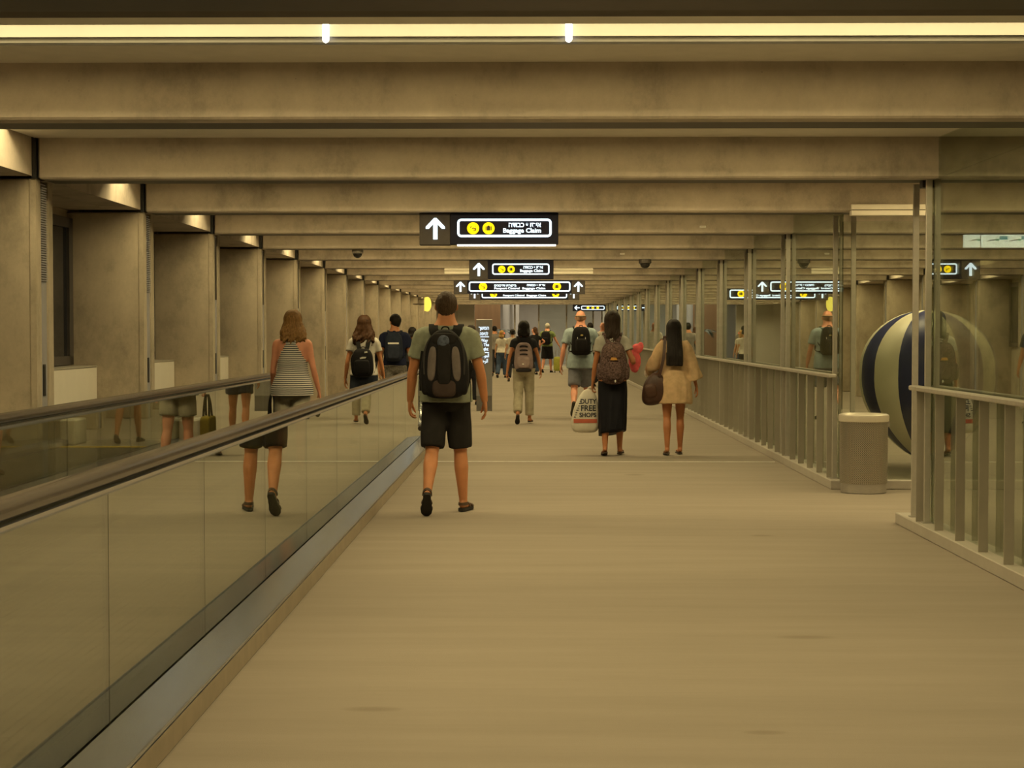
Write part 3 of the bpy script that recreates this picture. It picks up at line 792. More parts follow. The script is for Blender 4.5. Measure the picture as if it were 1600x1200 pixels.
TORSO_M = [(.80, .115, .095, .0), (.86, .165, .118, -.012), (.93, .176, .128, -.018), (1.0, .168, .118, -.008), (1.08, .155, .105, 0), (1.16, .152, .102, .004),
           (1.26, .168, .110, .004), (1.35, .184, .114, -.004), (1.41, .180, .100, -.010), (1.452, .142, .084, -.012), (1.485, .100, .074, -.010), (1.515, .074, .068, -.002), (1.59, .062, .062, .010)]
TORSO_F = [(.80, .118, .095, .0), (.86, .170, .122, -.016), (.93, .180, .130, -.022), (1.0, .163, .112, -.010), (1.08, .138, .094, 0), (1.15, .130, .090, .004),
           (1.25, .143, .100, .006), (1.34, .158, .106, .004), (1.41, .156, .090, -.008), (1.452, .122, .074, -.010), (1.485, .072, .058, -.006), (1.515, .052, .052, .0), (1.59, .049, .052, .012)]
class Body: pass
def torso_rings(B, infl=0, z0=None, z1=None, flare=0, n=28):
    s = B.s; rs = []
    T = B.T
    zs = [t[0] for t in T]
    def at(z):
        z = max(zs[0], min(zs[-1], z))
        for a, b in zip(T, T[1:]):
            if z <= b[0]:
                q = (z-a[0])/(b[0]-a[0]); q = q*q*(3-2*q)*.5+q*.5
                return [a[i]*(1-q)+b[i]*q for i in range(1, 4)]
    z0 = zs[0] if z0 is None else z0; z1 = zs[-1] if z1 is None else z1
    m = max(6, int((z1-z0)/.03))
    for i in range(m+1):
        z = z0+(z1-z0)*i/m; rx, ry, cy = at(max(z, .93) if flare else z)
        if z < zs[0]: pass
        f = flare*max(0, (1.30-z)); rx = (rx*B.wd+infl+f); ry = (ry*B.wd+infl+f)
        lean = B.lean*(z-.9)
        rs.append([Vector((s*(B.sway*(z-.9)+rx*math.copysign(abs(math.cos(a))**.9, math.cos(a))), s*(cy+lean+ry*math.copysign(abs(math.sin(a))**.9, math.sin(a))), s*z+B.dz)) for a in (2*PI*j/n for j in range(n))])
    return rs
def skeleton(H, female, legs, arms, wd=1.0, lean=.04, turn=0, sway=0):
    B = Body(); B.s = s = H/1.75; B.T = TORSO_F if female else TORSO_M; B.wd = wd; B.lean = lean; B.sway = sway; B.female = female; B.turn = turn
    B.leg = {}; B.arm = {}
    low = []
    for sd, (th, kn, fp, ab, toe) in zip((-1, 1), legs):
        hip = Vector((sd*.088, 0, .87)); a = R(th)
        k = hip+Vector((sd*math.sin(R(ab)), math.sin(a), -math.cos(a))).normalized()*.41
        a2 = R(th-kn); an = k+Vector((sd*math.sin(R(ab)), math.sin(a2), -math.cos(a2))).normalized()*.40
        # foot: pitch fp = heel raised
        d = Vector((sd*math.sin(R(toe)), math.cos(R(toe))*math.cos(R(fp)), -math.sin(R(fp)))).normalized()
        up = Vector((0, math.sin(R(fp)), math.cos(R(fp))))
        heel = an-up*.075-d*.055; tip = an-up*.075+d*.195
        B.leg[sd] = [hip, k, an, d, up, heel, tip]
        low.append(min(heel.z, tip.z))
    dz0 = -min(low)
    B.dz = dz0*s
    for sd in (-1, 1):
        L = B.leg[sd]
        for i in (0, 1, 2, 5, 6): L[i] = Vector((L[i].x*s, L[i].y*s, L[i].z*s+B.dz))
    shx = (.158 if female else .186)*wd
    for sd, (sw, ab, el, tw) in zip((-1, 1), arms):
        sh = Vector((sd*shx+sway*.5, lean*.5, 1.39)); a, b = R(sw), R(ab)
        e = sh+Vector((sd*math.sin(b), math.sin(a)*math.cos(b), -math.cos(a)*math.cos(b)))*.285
        a2, b2 = R(sw+el), R(tw)
        wv = Vector((sd*math.sin(b2), math.sin(a2)*math.cos(b2), -math.cos(a2)*math.cos(b2)))
        wr = e+wv*.245
        B.arm[sd] = [Vector((p.x*s, p.y*s, p.z*s+B.dz)) for p in (sh, e, wr)]+[wv]
    B.head = Vector((B.sway*.75*s, (lean*.72+.02)*s, 1.64*s+B.dz))
    return B
def head_rot(B): return Matrix.Rotation(R(B.turn), 3, 'Z')
def body_mesh(B, mat, vox, curls, barefoot):
    s = B.s; mb = MB(); fem = B.female
    mb.rings(torso_rings(B))
    k = .90 if fem else 1.0; k *= (B.wd*.5+.5)
    for sd in (-1, 1):
        hip, kn, an, d, up, heel, tip = B.leg[sd]
        c1 = hip.lerp(kn, .45)+Vector((0, .008, 0)); c2 = kn.lerp(an, .30)+Vector((0, -.018*s, 0)); c3 = kn.lerp(an, .62)+Vector((0, -.008*s, 0))
        kk = 1.06*k if fem else k
        mb.tube([hip+Vector((0, 0, .03*s)), c1, kn.lerp(hip, .12), kn, c2, c3, an.lerp(kn, .05), an-up*.01*s], [x*s*kk for x in (.088, .077, .058, .052, .057, .045, .034, .036)], 16, sub=3)
        if barefoot:
            b = an-up*.036*s
            mb.tube([heel+up*.046*s+d*.02*s, b+d*.03*s, b+d*.10*s-up*.006*s, tip+up*.033*s-d*.02*s], [x*s for x in (.027, .030, .036, .028)], 12, [1, .95, .60, .42], up=(1, 0, 0))
            for t_ in range(5):
                q = Vector((d.y, -d.x, 0)).normalized()*(-sd)
                p = tip+up*.031*s+q*(-.026+.0135*t_)*s*-1-d*(.012+.006*t_)*s
                mb.tube([p-d*.02*s, p+d*.008*s], [.0085*s*(1.35 if t_ == 0 else 1)]*2, 7)
        sh, el, wr, wv = B.arm[sd]
        ka = .80 if fem else 1.0
        mb.tube([sh+Vector((-sd*.035*s, 0, .012*s)), sh, sh.lerp(el, .45), el, el.lerp(wr, .28), wr], [x*s*ka*(B.wd*.5+.5) for x in (.055, .057, .047, .040, .042, .028)], 14, sub=3)
    # head
    hd = B.head; Rh = head_rot(B); W = lambda x, y, z: hd+Rh @ Vector((x*s, y*s, z*s))
    def E(c, r): mb.ell(W(*c), [x*s for x in r], 18, 12, Rh)
    E((0, -.012, .022), (.076, .092, .088)); E((0, .015, -.015), (.068, .080, .085)); E((0, .035, -.072), (.050, .052, .042))
    mb.tube([W(0, .092, .012), W(0, .108, -.022), W(0, .098, -.034)], [.010*s, .014*s, .012*s], 8)
    E((0, .083, -.062), (.026, .011, .009)); E((0, .080, .018), (.052, .016, .010)); E((0, .075, -.098), (.020, .018, .016))
    for sd in (-1, 1):
        mb.ell(W(sd*.084, .0, -.012), (.012*s, .021*s, .033*s), 10, 8, Rh @ Matrix.Rotation(sd*.35, 3, 'Z'))
    mb.tube([hd+Vector((0, -.015*s, -.05*s)), Vector((B.sway*.6*s, B.lean*.55*s, 1.46*s+B.dz))], [(.050 if fem else .060)*s]*2, 14)
    me = fuse(mb, 'body', mat, vox, 4)
    vs = [v.co.copy() for v in me.vertices]; fs = [tuple(p.vertices) for p in me.polygons]; bpy.data.meshes.remove(me)
    for sd, cu in zip((-1, 1), curls):
        sh, el, wr, wv = B.arm[sd]
        hv, hf = hand_mesh(cu, .0034 if vox < .012 else .0055)
        z = -wv; x = (Vector((1, 0, 0))-z*z.x).normalized(); y = z.cross(x)
        M = Matrix((x, y, z)).transposed(); hs = s*(.90 if fem else 1.0); b = len(vs)
        for p in hv: q = Vector((p.x*(1 if sd > 0 else -1), p.y, p.z))*hs; vs.append(wr+M @ q)
        fs += [tuple(b+i for i in (f if sd > 0 else f[::-1])) for f in hf]
    out = bpy.data.meshes.new('body'); out.from_pydata([tuple(v) for v in vs], [], fs); out.materials.append(mat)
    for p in out.polygons: p.use_smooth = True
    out.update(); return out
def eyes(B, parent):
    s = B.s; Rh = head_rot(B)
    for sd in (-1, 1):
        e = MB().ell(B.head+Rh @ Vector((sd*.031*s, .086*s, .0)), (.012*s,)*3, 10, 8).build('eye', plain('eye_white', (.75, .72, .68), .2, 0, .03), parent, 'full')
        MB().ell(B.head+Rh @ Vector((sd*.031*s, .0945*s, .0)), (.006*s, .004*s, .006*s), 8, 6).build('iris', plain('iris_brown', (.05, .03, .015), .15), e, 'full')
# --- clothing
def tee(B, mat, vox, sleeve=.55, hem=.88, infl=.014, flare=.03, neck=1.478, wr=.006, slv=.018, forearm=0, swing=0):
    mb = MB(); mb.rings(torso_rings(B, infl, hem, neck, flare)); s = B.s
    for sd in (-1, 1):
        sh, el, w_, wv = B.arm[sd]; ka = (.80 if B.female else 1.0)*(B.wd*.5+.5)
        inn = sh+Vector((-sd*.05*s, 0, .014*s))
        if forearm: mb.tube([inn, sh, el, el.lerp(w_, forearm)], [(.056*ka+slv*.6)*s, (.057*ka+slv)*s, (.050*ka+slv*1.4)*s, (.046*ka+slv*2.2)*s], 16, cap='flat', sub=3)
        elif sleeve: mb.tube([inn, sh, sh.lerp(el, sleeve*.6), sh.lerp(el, sleeve)], [(.056*ka+slv*.6)*s, (.058*ka+slv*.8)*s, (.052*ka+slv)*s, (.050*ka+slv*1.35)*s], 16, cap='flat', sub=3)
    return fuse(mb, 'shirt', mat, vox, 2, (wr*s, 9/s, (1.3, 1.3, .18) if forearm else (1, 1, .55)))
def legwear(B, mat, vox, frac, infl=.016, flare=.02, top=1.02, name='shorts', wr=.005, calf=0):
    """frac 0..1 along the thigh; calf 0..1 along the shin"""
    mb = MB(); s = B.s; mb.rings(torso_rings(B, infl*.7, .80, top))
    k = (1.06*.9 if B.female else 1.0)*(B.wd*.5+.5)
    for sd in (-1, 1):
        hip, kn, an = B.leg[sd][:3]
        if calf:
            pts = [hip+Vector((0, 0, .05*s)), hip.lerp(kn, .5), kn, kn.lerp(an, calf*.5), kn.lerp(an, calf)]; r = [.090*k+infl, .080*k+infl+flare*.3, .058*k+infl+flare*.6, .056*k+infl+flare*.8, .046*k+infl+flare]
        else:
            pts = [hip+Vector((0, 0, .05*s)), hip.lerp(kn, frac*.5), hip.lerp(kn, frac)]; r = [.090*k+infl, .084*k+infl+flare*.5, .072*k+infl+flare]
        mb.tube(pts, [x*s for x in r], 18, cap='flat', sub=3)
    return fuse(mb, name, mat, vox, 2, (wr*s, 8/s, (1, 1, .5)))
def long_skirt(B, mat, z_hem=.22, r_top=.165, r_hem=.20):
    s = B.s; rs = []; n = 48
    for i in range(25):
        q = i/24; z = 1.0+(z_hem-1.0)*q
        rx = r_top+.02*math.sin(min(1, q*3)*PI/2)+(r_hem-r_top-.02)*q; ry = .130+.075*q
        rr = []
        for j in range(n):
            a = 2*PI*j/n; f = 1+.07*q*math.sin(7*a+1.3)+.05*q*math.sin(11*a+4*q)+.02*noise.noise(Vector((math.cos(a)*2, math.sin(a)*2, z*7)))
            hemz = z-(.05*q*q*math.sin(a-.6)*1.0)
            rr.append((rx*f*math.cos(a)*s, (ry*f*math.sin(a)-.01-.02*q)*s, hemz*s+B.dz))
        rs.append(rr)
    return MB().rings(rs, 'flat', 'flat').mesh('skirt', mat, 'full')
def tank(B, mat):
    s = B.s; rs = torso_rings(B, .013, .84, 1.50, .05, 72); n = 72; mb = MB()
    zs = [(r[0].z-B.dz)/s for r in rs]; fs = []
    vs = [p for r in rs for p in r]
    for i in range(len(rs)-1):
        z = (zs[i]+zs[i+1])/2
        for j in range(n):
            a = 2*PI*(j+.5)/n; x = abs(math.cos(a)); back = math.sin(a) < 0
            if z > 1.20:
                t_ = (z-1.20)/.25
                lim = (1.0-.92*min(1, t_)**.8 if back else 1.0-.62*min(1, t_))
                if t_ > 1: lim = .16 if back else .55
                ok = x < lim
                if z > 1.42 and not back: ok = ok and x > .30
                if z > 1.42 and back: ok = x < .62 and x < .20+ (z-1.42)*8
            else: ok = True
            if ok: fs.append((i*n+j, i*n+(j+1) % n, (i+1)*n+(j+1) % n, (i+1)*n+j))
    mb.add(vs, fs); me = mb.mesh('tank_top', mat, 'full')
    for v in me.vertices:
        p = v.co*9; v.co += Vector((v.co.x, v.co.y*1.4, 0)).normalized()*.006*noise.noise(Vector((p.x, p.y, p.z*.5)))
    return me
def hair_cap(B, mat, grow=.010, nape=-.075, front=.040, parent=None, rough=.003, side=-.03, bald=False):
    s = B.s; Rh = head_rot(B); n, m = 40, 26; vs = []; fs = []; keep = []
    for i in range(m+1):
        a = PI*i/m-PI/2
        for j in range(n):
            q = 2*PI*j/n; d = Vector((math.cos(a)*math.cos(q), math.cos(a)*math.sin(q), math.sin(a)))
            p = Vector((0, -.010, .012))+Vector((d.x*(.0775+grow), d.y*(.094+grow), d.z*(.094+grow)))
            if d.z < -.1: p = Vector((p.x*(1-.22*(-.1-d.z)), p.y, p.z*(1.32 if d.y < .2 else 1)))
            p += d*rough*(noise.noise(p*70)+noise.noise(Vector((p.x*160, p.y*160, p.z*30))))
            vs.append(p)
    for i in range(m):
        for j in range(n):
            f = (i*n+j, i*n+(j+1) % n, (i+1)*n+(j+1) % n, (i+1)*n+j); c = sum((vs[q] for q in f), Vector())/4
            t = (c.y+.04)/.10; low = nape if c.y < -.045 else (nape+(side-nape)*max(0, min(1, (c.y+.045)/.05)))
            if c.y > .012: low = side+(front-side)*min(1, (c.y-.012)/.035)
            if c.y > .055: low = front+.018
            if c.z > low and not (bald and c.z > .035): fs.append(f)
    mb = MB().add([B.head+Rh @ (p*s) for p in vs], fs)
    o = mb.build('hair', mat, parent, 'full')
    so = o.modifiers.new('thickness', 'SOLIDIFY'); so.thickness = .008*s; so.offset = -1
    return o
def long_hair(B, mat, length, parent, seed=1, width=.095, wave=.012, n=110, tipw=1.0, ponytail=False, spread=1.0, blunt=False, vox=.0075, back=0.0):
    """locks that follow the skull from the crown and then hang down the back, melted into one mass"""
    random.seed(seed); s = B.s; Rh = head_rot(B)
    mb = MB(); C = Vector((0, -.008, .012)); A = (.086, .102, .104)
    for i in range(n):
        u = (i+random.uniform(.1, .9))/n; a = PI*(-.10+1.20*u); lay = random.random()
        p0 = random.uniform(12, 55); L = length*(1 if blunt else random.uniform(.78, 1.03)*(1-.20*abs(u-.5)*2)); ph = random.uniform(0, 6.3); pts = []; rr = []
        g = 1+.07*lay
        for j in range(6):                                    # over the skull
            f = R(p0+(100-p0)*j/5)
            pts.append(C+Vector((A[0]*g*math.sin(f)*math.cos(a), -A[1]*g*math.sin(f)*math.sin(a), A[2]*g*math.cos(f)))); rr.append(.013)
        e = pts[-1]; m = 8
        for j in range(1, m+1):                               # hanging
            q = j/m; side = max(0.0, 1-math.sin(a)*1.4) if math.sin(a) > 0 else 1.0
            tx = math.cos(a)*width*(1+.14*spread*q); ty = (-.085-.035*lay-.020*q-back*min(1, q*2)) if side < .6 else (-.02-.05*q-back*min(1, q*2))
            w_ = wave*min(1, q*2)
            p = Vector((e.x+(tx-e.x)*min(1, q*1.6)+w_*math.sin(ph+q*9), e.y+(ty-e.y)*min(1, q*1.4)+w_*.7*math.cos(ph+q*8), e.z-L*q)); pts.append(p)
            rr.append(.015 if (q < .7 or blunt) else .015*(1-(q-.7)*2.6*tipw))
        mb.tube([B.head+Rh @ (p*s) for p in pts], [max(.003, x)*s for x in rr], 7, .75)
    mb.ell(B.head+Rh @ (Vector((0, -.016, .020))*s), (.084*s, .098*s, .098*s), 20, 14, Rh)
    # free the face
    me = fuse(mb, 'hair', mat, vox, 1, None, .4)
    b = bmesh.new(); b.from_mesh(me); inv = Rh.inverted(); kill = []
    for v in b.verts:
        p = inv @ (v.co-B.head)/s
        if p.y > .030 and p.z < .055-max(0, .07-p.y)*.6 and abs(p.x) < .070: kill.append(v)
    bmesh.ops.delete(b, geom=kill, context='VERTS'); b.to_mesh(me); b.free()
    return obj('hair', me, parent)
def shoe(B, sd, mat, solemat, parent, kind='shoe'):
    hip, kn, an, d, up, heel, tip = B.leg[sd]; s = B.s*(.93 if B.female else 1); x = d.cross(up).normalized(); L = (tip-heel).length+.012*s
    o0 = heel-d*.010*s
    F = lambda a, b, c: o0+d*a+x*b+up*c
    outline = [(.0, .018), (.02, .030), (.07, .031), (.13, .036), (.19, .046), (.235, .040), (.262, .022), (.270, .004)]
    sc = L/.27; pts = [(a*sc, w_*s) for a, w_ in outline]; poly = [F(a, w_, 0) for a, w_ in pts]+[F(a, -w_, 0) for a, w_ in pts[::-1]]
    n = len(poly); th = .024*s if kind != 'flip' else .014*s
    mb = MB().add([p for p in poly]+[p+up*th for p in poly], [tuple(range(n))[::-1], tuple(range(n, 2*n))]+[(i, (i+1) % n, n+(i+1) % n, n+i) for i in range(n)])
    if kind == 'shoe':
        rs = []
        for a, wd_, ht in ((.004, .020, .055), (.02, .031, .082), (.06, .033, .085), (.10, .035, .080), (.14, .038, .066), (.19, .044, .052), (.23, .038, .042), (.256, .024, .034), (.264, .008, .026)):
            rs.append([F(a*sc, wd_*s*math.cos(q), th*.6+(ht*s-th*.6)*max(0, math.sin(q))**.7 if math.sin(q) > 0 else th*.6) for q in (2*PI*j/20 for j in range(20))])
        o = MB().rings(rs).build('shoe', mat, parent, 'full'); mb.build('sole', solemat, o)
    else:
        o = mb.build('sandal', solemat, parent)
        def strap(a, wd_, h_, width, lean_=0):
            pts = [F((a+lean_*math.sin(q))*sc, wd_*s*math.cos(q), th+(h_*s-th)*math.sin(q)) for q in (PI*j/10 for j in range(11))]
            MB().band(pts, width*s, .005*s, d, 1).build('strap', mat, o)
        if kind == 'sandal':
            strap(.20, .046, .050, .030); strap(.135, .041, .066, .026)
            pts = [F((.075-.075*math.sin(q))*sc, .036*s*math.cos(q), .058*s) for q in (PI*j/12 for j in range(13))]
            MB().band(pts, .024*s, .006*s, up, 1).build('heel_strap', mat, o)
        else:
            strap(.16, .042, .056, .016)
    return o
def person(label, X, D, H, female=False, rotz=0, z0=0, skin_c='tan', legs=((0, 0, 0, 1, 5), (0, 0, 0, 1, 5)), arms=((0, 6, 8, 2), (0, 6, 8, 2)), wd=1.0, lean=.04,
           turn=0, vox=.011, curls=(.45, .45), bare=False, group='people walking along the corridor', sway=0):
    t = empty('person', (X, D, z0), R(rotz)); tag(t, label, 'person', group)
    B = skeleton(H, female, legs, arms, wd, lean, turn, sway); B.root = t; B.vox = vox
    obj('body', body_mesh(B, SKIN[skin_c], vox, curls, bare), t)
    eyes(B, t)
    return t, B
def wear(t, me, name): return obj(name, me, t)
# --- bags
def carried(name, label, cat, B, local):
    """top-level Empty at a point given in the carrier's own frame, keeping the carrier's facing"""
    t = B.root; M = Matrix.Translation(t.location) @ Matrix.Rotation(t.rotation_euler.z, 4, 'Z')
    o = empty(name, M @ Vector(local), t.rotation_euler.z); return tag(o, label, cat)
t_surf = [None]
def backpack(B, label, w_, h_, d_, zb, mat, mstrap, e=.45, taper=.10, sw=.055):
    s = B.s; base = Vector((0, (B.lean*.35)*s, zb*s+B.dz)); t = carried('backpack', label, 'backpack', B, base)
    yb = -(.118*B.wd+.016)*s; hw, hh, hd = w_/2*s, h_/2*s, d_/2*s
    def shp(p):
        q = p.z/hh; return Vector((p.x*(1-taper*q*.5-taper*.6*max(0, q)**2), p.y*(1-.18*max(0, q)), p.z))
    def surf(x, z):
        q = (z-hh)/hh; fx = 1-taper*q*.5-taper*.6*max(0, q)**2; fy = 1-.18*max(0, q)
        return yb-hd-hd*fy*max(0.0, 1-min(1, abs(x/(hw*fx)))**(2/e)-min(1, abs(q))**(2/e))**(e/2)
    t_surf[0] = surf
    MB().sbox((0, yb-hd, hh), (hw, hd, hh), e, 32, 20, None, shp).build('main_compartment', mat, t, 'full')
    for sd in (-1, 1):
        P = [(.05, yb+.0*s, 2*hh*.93), (.088, -.080*s, 0), (.098, -.01*s, 0), (.098, .06*s, 0), (.105, .105*s, 0), (.135, .10*s, 0), (.165, .03*s, 0), (.13, yb+.01*s, 0)]
        zt = [None, 1.458, 1.486, 1.470, 1.38, 1.24, 1.12, zb+.06]
        pts = [Vector((sd*p[0]*s*B.wd, p[1] if i == 0 else p[1]*(1.12 if i in (3, 4, 5) else 1), p[2] if z is None else z*s+B.dz-base.z)) for i, (p, z) in enumerate(zip(P, zt))]
        MB().band(pts, sw*s, .014*s, (1, 0, 0), 4).build('shoulder_strap', mstrap, t, True)
    MB().tube([(-.035*s, yb-.01*s, 2*hh*.97), (-.02*s, yb-.012*s, 2*hh+.018*s), (.02*s, yb-.012*s, 2*hh+.018*s), (.035*s, yb-.01*s, 2*hh*.97)], .006*s, 7, sub=3).build('grab_handle', mstrap, t, True)
    return t, yb, hw, hh, hd
def pad(t, name, mat, c, h, e=.5, rot=None, label=None):
    o = MB().sbox(c, h, e, 22, 12, rot).build(name, mat, t, 'full')
    if label: o['label'] = label
    return o
def spad(t, name, mat, x, z, h, e=.6, rot=None, label=None, sink=.3):
    """a pad lying on the outer face of the pack built last"""
    return pad(t, name, mat, (x, t_surf[0](x, z)+h[1]*sink, z), h, e, rot, label)
skin('tan', (.56, .235, .10)); skin('warm', (.58, .265, .12)); skin('fair', (.62, .34, .19)); skin('pink', (.68, .30, .18)); skin('deep', (.44, .175, .07))
H_BROWN = hairmat('hair_dark_brown', (.012, .008, .005), (.05, .03, .018)); H_BLACK = hairmat('hair_black', (.006, .005, .005), (.022, .016, .012))
H_GREYB = hairmat('hair_grey_brown', (.034, .020, .011), (.125, .080, .048)); H_BLOND = hairmat('hair_honey', (.09, .045, .015), (.40, .22, .075))
H_AUB = hairmat('hair_auburn', (.022, .010, .005), (.11, .050, .02)); H_GREY = hairmat('hair_grey', (.30, .27, .22), (.6, .55, .45)); H_STRAW = hairmat('hair_straw', (.20, .10, .03), (.5, .30, .10))
C_BLACK = cloth('black_nylon', (.013, .012, .013), .7); C_STRAP = cloth('black_webbing', (.018, .017, .016), .8)
C_GREYP = cloth('grey_panel', (.16, .135, .125)); C_BRN = cloth('brown_panel', (.055, .038, .032))
C_SOLE = plain('rubber_sole', (.02, .018, .015), .8); C_LEATH = plain('brown_strap_leather', (.085, .05, .028), .6)

# 1 --- man in the green tee, nearest
t, B = person('man in a sage green tee and dark shorts walking with sandals, nearest to the camera', -.70, 13.5, 1.775, False, 0, 0, 'tan',
              ((-14, 28, 46, 3.0, 4), (8, 6, 0, 3.2, 14)), ((4, 16, 10, 6), (2, 16, 12, 8)), 1.03, .03, 0, .0095, (.75, .5), True)
wear(t, tee(B, cloth('sage_tee', (.30, .325, .245)), .0105, .62, .87, .018, .035, 1.482, .006, .020), 'tee')
wear(t, legwear(B, cloth('charcoal_shorts', (.024, .022, .021)), .0105, .90, .014, .008, 1.0, 'shorts', .006), 'shorts')
hair_cap(B, H_GREYB, .010, -.112, .040, t, .0055, -.02)
MB().tube([B.head+Vector((.065*math.cos(a)*B.s, -.012*B.s+.062*math.sin(a)*B.s, (-.150+.012*math.sin(a))*B.s)) for a in (2*PI*i/16 for i in range(17))], .009, 7).build('collar', MATS['sage_tee'], t, True)
for sd in (-1, 1): shoe(B, sd, C_LEATH, C_SOLE, t, 'sandal')
k, yb, hw, hh, hd = backpack(B, 'large black and grey hiking backpack on the man in the green tee', .37, .545, .22, .905, C_BLACK, C_STRAP, .66, .34, .078)
for sd in (-1, 1):
    spad(k, 'side_panel', C_GREYP, sd*.096, .28, (.036, .020, .138), .75, Matrix.Rotation(sd*R(-4), 3, 'Y') @ Matrix.Rotation(sd*R(22), 3, 'Z'), 'grey side panel')
    pad(k, 'side_pocket', C_BLACK, (sd*.148, yb-hd, .15), (.040, .085, .12), .6)
    zs = [(.165, .20), (.165, .32), (.145, .43), (.10, .50), (.05, .53)]
    MB().tube([(sd*x*.96, t_surf[0](x*.96, z)-.002, z) for x, z in zs], .008, 6, sub=3).build('zip_piping', cloth('piping_grey', (.045, .042, .04)), k, True)
spad(k, 'centre_pocket', cloth('black_pocket', (.019, .017, .016)), 0, .28, (.058, .030, .17), .5)
spad(k, 'bottom_panel', C_BRN, 0, .085, (.095, .035, .072), .6, None, 'dark brown bottom panel')
spad(k, 'top_lid', cloth('black_lid', (.022, .020, .019)), 0, .475, (.10, .045, .05), .6, None, None, .6)
spad(k, 'tucked_cloth', cloth('blue_checked_cloth', (.085, .10, .14), .9, .5, 40), -.005, .455, (.048, .034, .052), .9, Matrix.Rotation(R(15), 3, 'Y'), 'blue cloth tucked into the top pocket', -.3)
for sd in (-1, 1): MB().band([(sd*.030, -.155, .44), (sd*.070, -.150, .50), (sd*.095, -.128, .545), (sd*.100, -.080, .580)], .075, .016, (1, 0, 0), 4).build('harness_yoke', C_STRAP, k, True)
MB().band([(.19, yb-.06, .22), (.205, yb-.03, .10), (.20, yb-.03, -.08)], .018, .004, (0, 1, 0), 3).build('loose_strap', C_STRAP, k)
MB().band([(-.185, yb-.02, .38), (-.20, yb-.02, .25), (-.198, yb-.02, .06)], .020, .006, (1, 0, 0), 3).build('loose_strap', C_STRAP, k)

# 2 --- woman in the striped racerback top on the walkway
def stripes():
    m, nt, p = new_mat('navy_white_stripes')
    v = texco(nt); sp = nt.nodes.new('ShaderNodeSeparateXYZ'); lnk(nt, v, sp.inputs[0])
    z = math_n(nt, 'SINE', math_n(nt, 'MULTIPLY', math_n(nt, 'ADD', sp.outputs[2], math_n(nt, 'MULTIPLY', noise_n(nt, v, 5), .012)), 2*PI/.0205))
    lnk(nt, mixc(nt, math_n(nt, 'GREATER_THAN', z, .15), (.60, .57, .50), (.045, .045, .06)), p.inputs['Base Color']); p.inputs['Roughness'].default_value = .9
    return m
t, B = person('woman with honey blond hair in a striped racerback top standing on the walkway', -2.40, 16.6, 1.62, True, 0, .035, 'pink',
              ((6, 5, 0, 2, 6), (-8, 14, 14, 2, 8)), ((8, 9, 32, 6), (-2, 12, 24, 10)), 1.08, .03, 14, .012, (.85, .4))
wear(t, tank(B, stripes()), 'tank_top')
wear(t, legwear(B, cloth('stone_shorts', (.36, .33, .25)), .012, .62, .016, .014, 1.02, 'shorts'), 'shorts')
long_hair(B, H_BLOND, .27, t, 5, .094, .032, 120, 1.0, False, 1.6)
for sd in (-1, 1): shoe(B, sd, C_LEATH, C_SOLE, t, 'shoe')
wr = B.arm[-1][2]
b = carried('tote_bag', 'olive yellow tote bag in the hand of the woman in the striped top', 'bag', B, (wr.x-.02, wr.y+.10, wr.z-.60))
C_TOTE = cloth('olive_tote', (.30, .23, .03))
MB().sbox((0, 0, .15), (.055, .19, .15), .3, 28, 14).build('tote_body', C_TOTE, b, 'full')
for x in (-.03, .03): MB().band([(x, -.10, .28), (x*.8, -.06, .44), (x*.3, -.04, .52), (x*.8, .0, .44), (x, .06, .28)], .022, .006, (1, 0, 0), 4).build('handle', C_STRAP, b)

# 3 --- woman with long auburn hair
t, B = person('woman with long auburn hair, white tee and small black backpack at the walkway end', -2.17, 21.4, 1.62, True, 0, .035, 'tan',
              ((-10, 16, 18, 2, 5), (8, 5, 0, 2, 5)), ((-8, 14, 16, 8), (6, 15, 10, 8)), 1.0, .05, 0, .013, (.6, .5))
wear(t, tee(B, cloth('white_tee', (.55, .52, .46)), .013, .50, .92, .016, .03), 'tee')
wear(t, legwear(B, cloth('denim_shorts', (.035, .042, .06)), .013, .50, .018, .02, 1.03, 'shorts'), 'shorts')
long_hair(B, H_AUB, .34, t, 9, .108, .026, 150, 1.0, False, 1.9)
for sd in (-1, 1): shoe(B, sd, C_BLACK, C_SOLE, t, 'shoe')
k, yb, hw, hh, hd = backpack(B, 'small black backpack with white emblems on the woman with auburn hair', .30, .40, .15, .90, C_BLACK, C_STRAP, .55, .15)
f = yb-2*hd; WP = cloth('white_print', (.75, .73, .66))
spad(k, 'front_pocket', C_BLACK, 0, .13, (.10, .03, .10), .5)
MB().prism([(-.02, .235), (.045, .245), (.055, .262), (0, .262), (-.03, .25)], 1, f-.008, f+.03).build('emblem', WP, k); MB().prism([(.03, .31), (.07, .315), (.065, .335), (.03, .33)], 1, t_surf[0](.05, .32)-.008, f+.06).build('emblem', WP, k)

# 4 --- man with navy backpack
t, B = person('young man in a navy tee with a navy backpack beyond the walkway end', -2.17, 26.2, 1.72, False, 0, 0, 'tan',
              ((-8, 14, 16, 2, 5), (10, 6, 0, 2, 5)), ((-10, 9, 12, 6), (6, 12, 12, 8)), .96, .04, 40, .014, (.5, .5))
wear(t, tee(B, cloth('navy_tee', (.016, .020, .048)), .014, .62, .93, .018, .03), 'tee')
wear(t, legwear(B, cloth('white_hem', (.62, .6, .55)), .014, .10, .012, .0, .955, 'undershirt_hem'), 'undershirt_hem')
wear(t, legwear(B, cloth('grey_plaid_shorts', (.14, .13, .115), .9, .4, 40), .014, .95, .016, .012, .93, 'shorts'), 'shorts')
hair_cap(B, H_BLACK, .014, -.085, .045, t, .003, -.02)
for sd in (-1, 1): shoe(B, sd, C_BLACK, C_SOLE, t, 'shoe')
C_NAVYP = cloth('navy_pack', (.022, .028, .045))
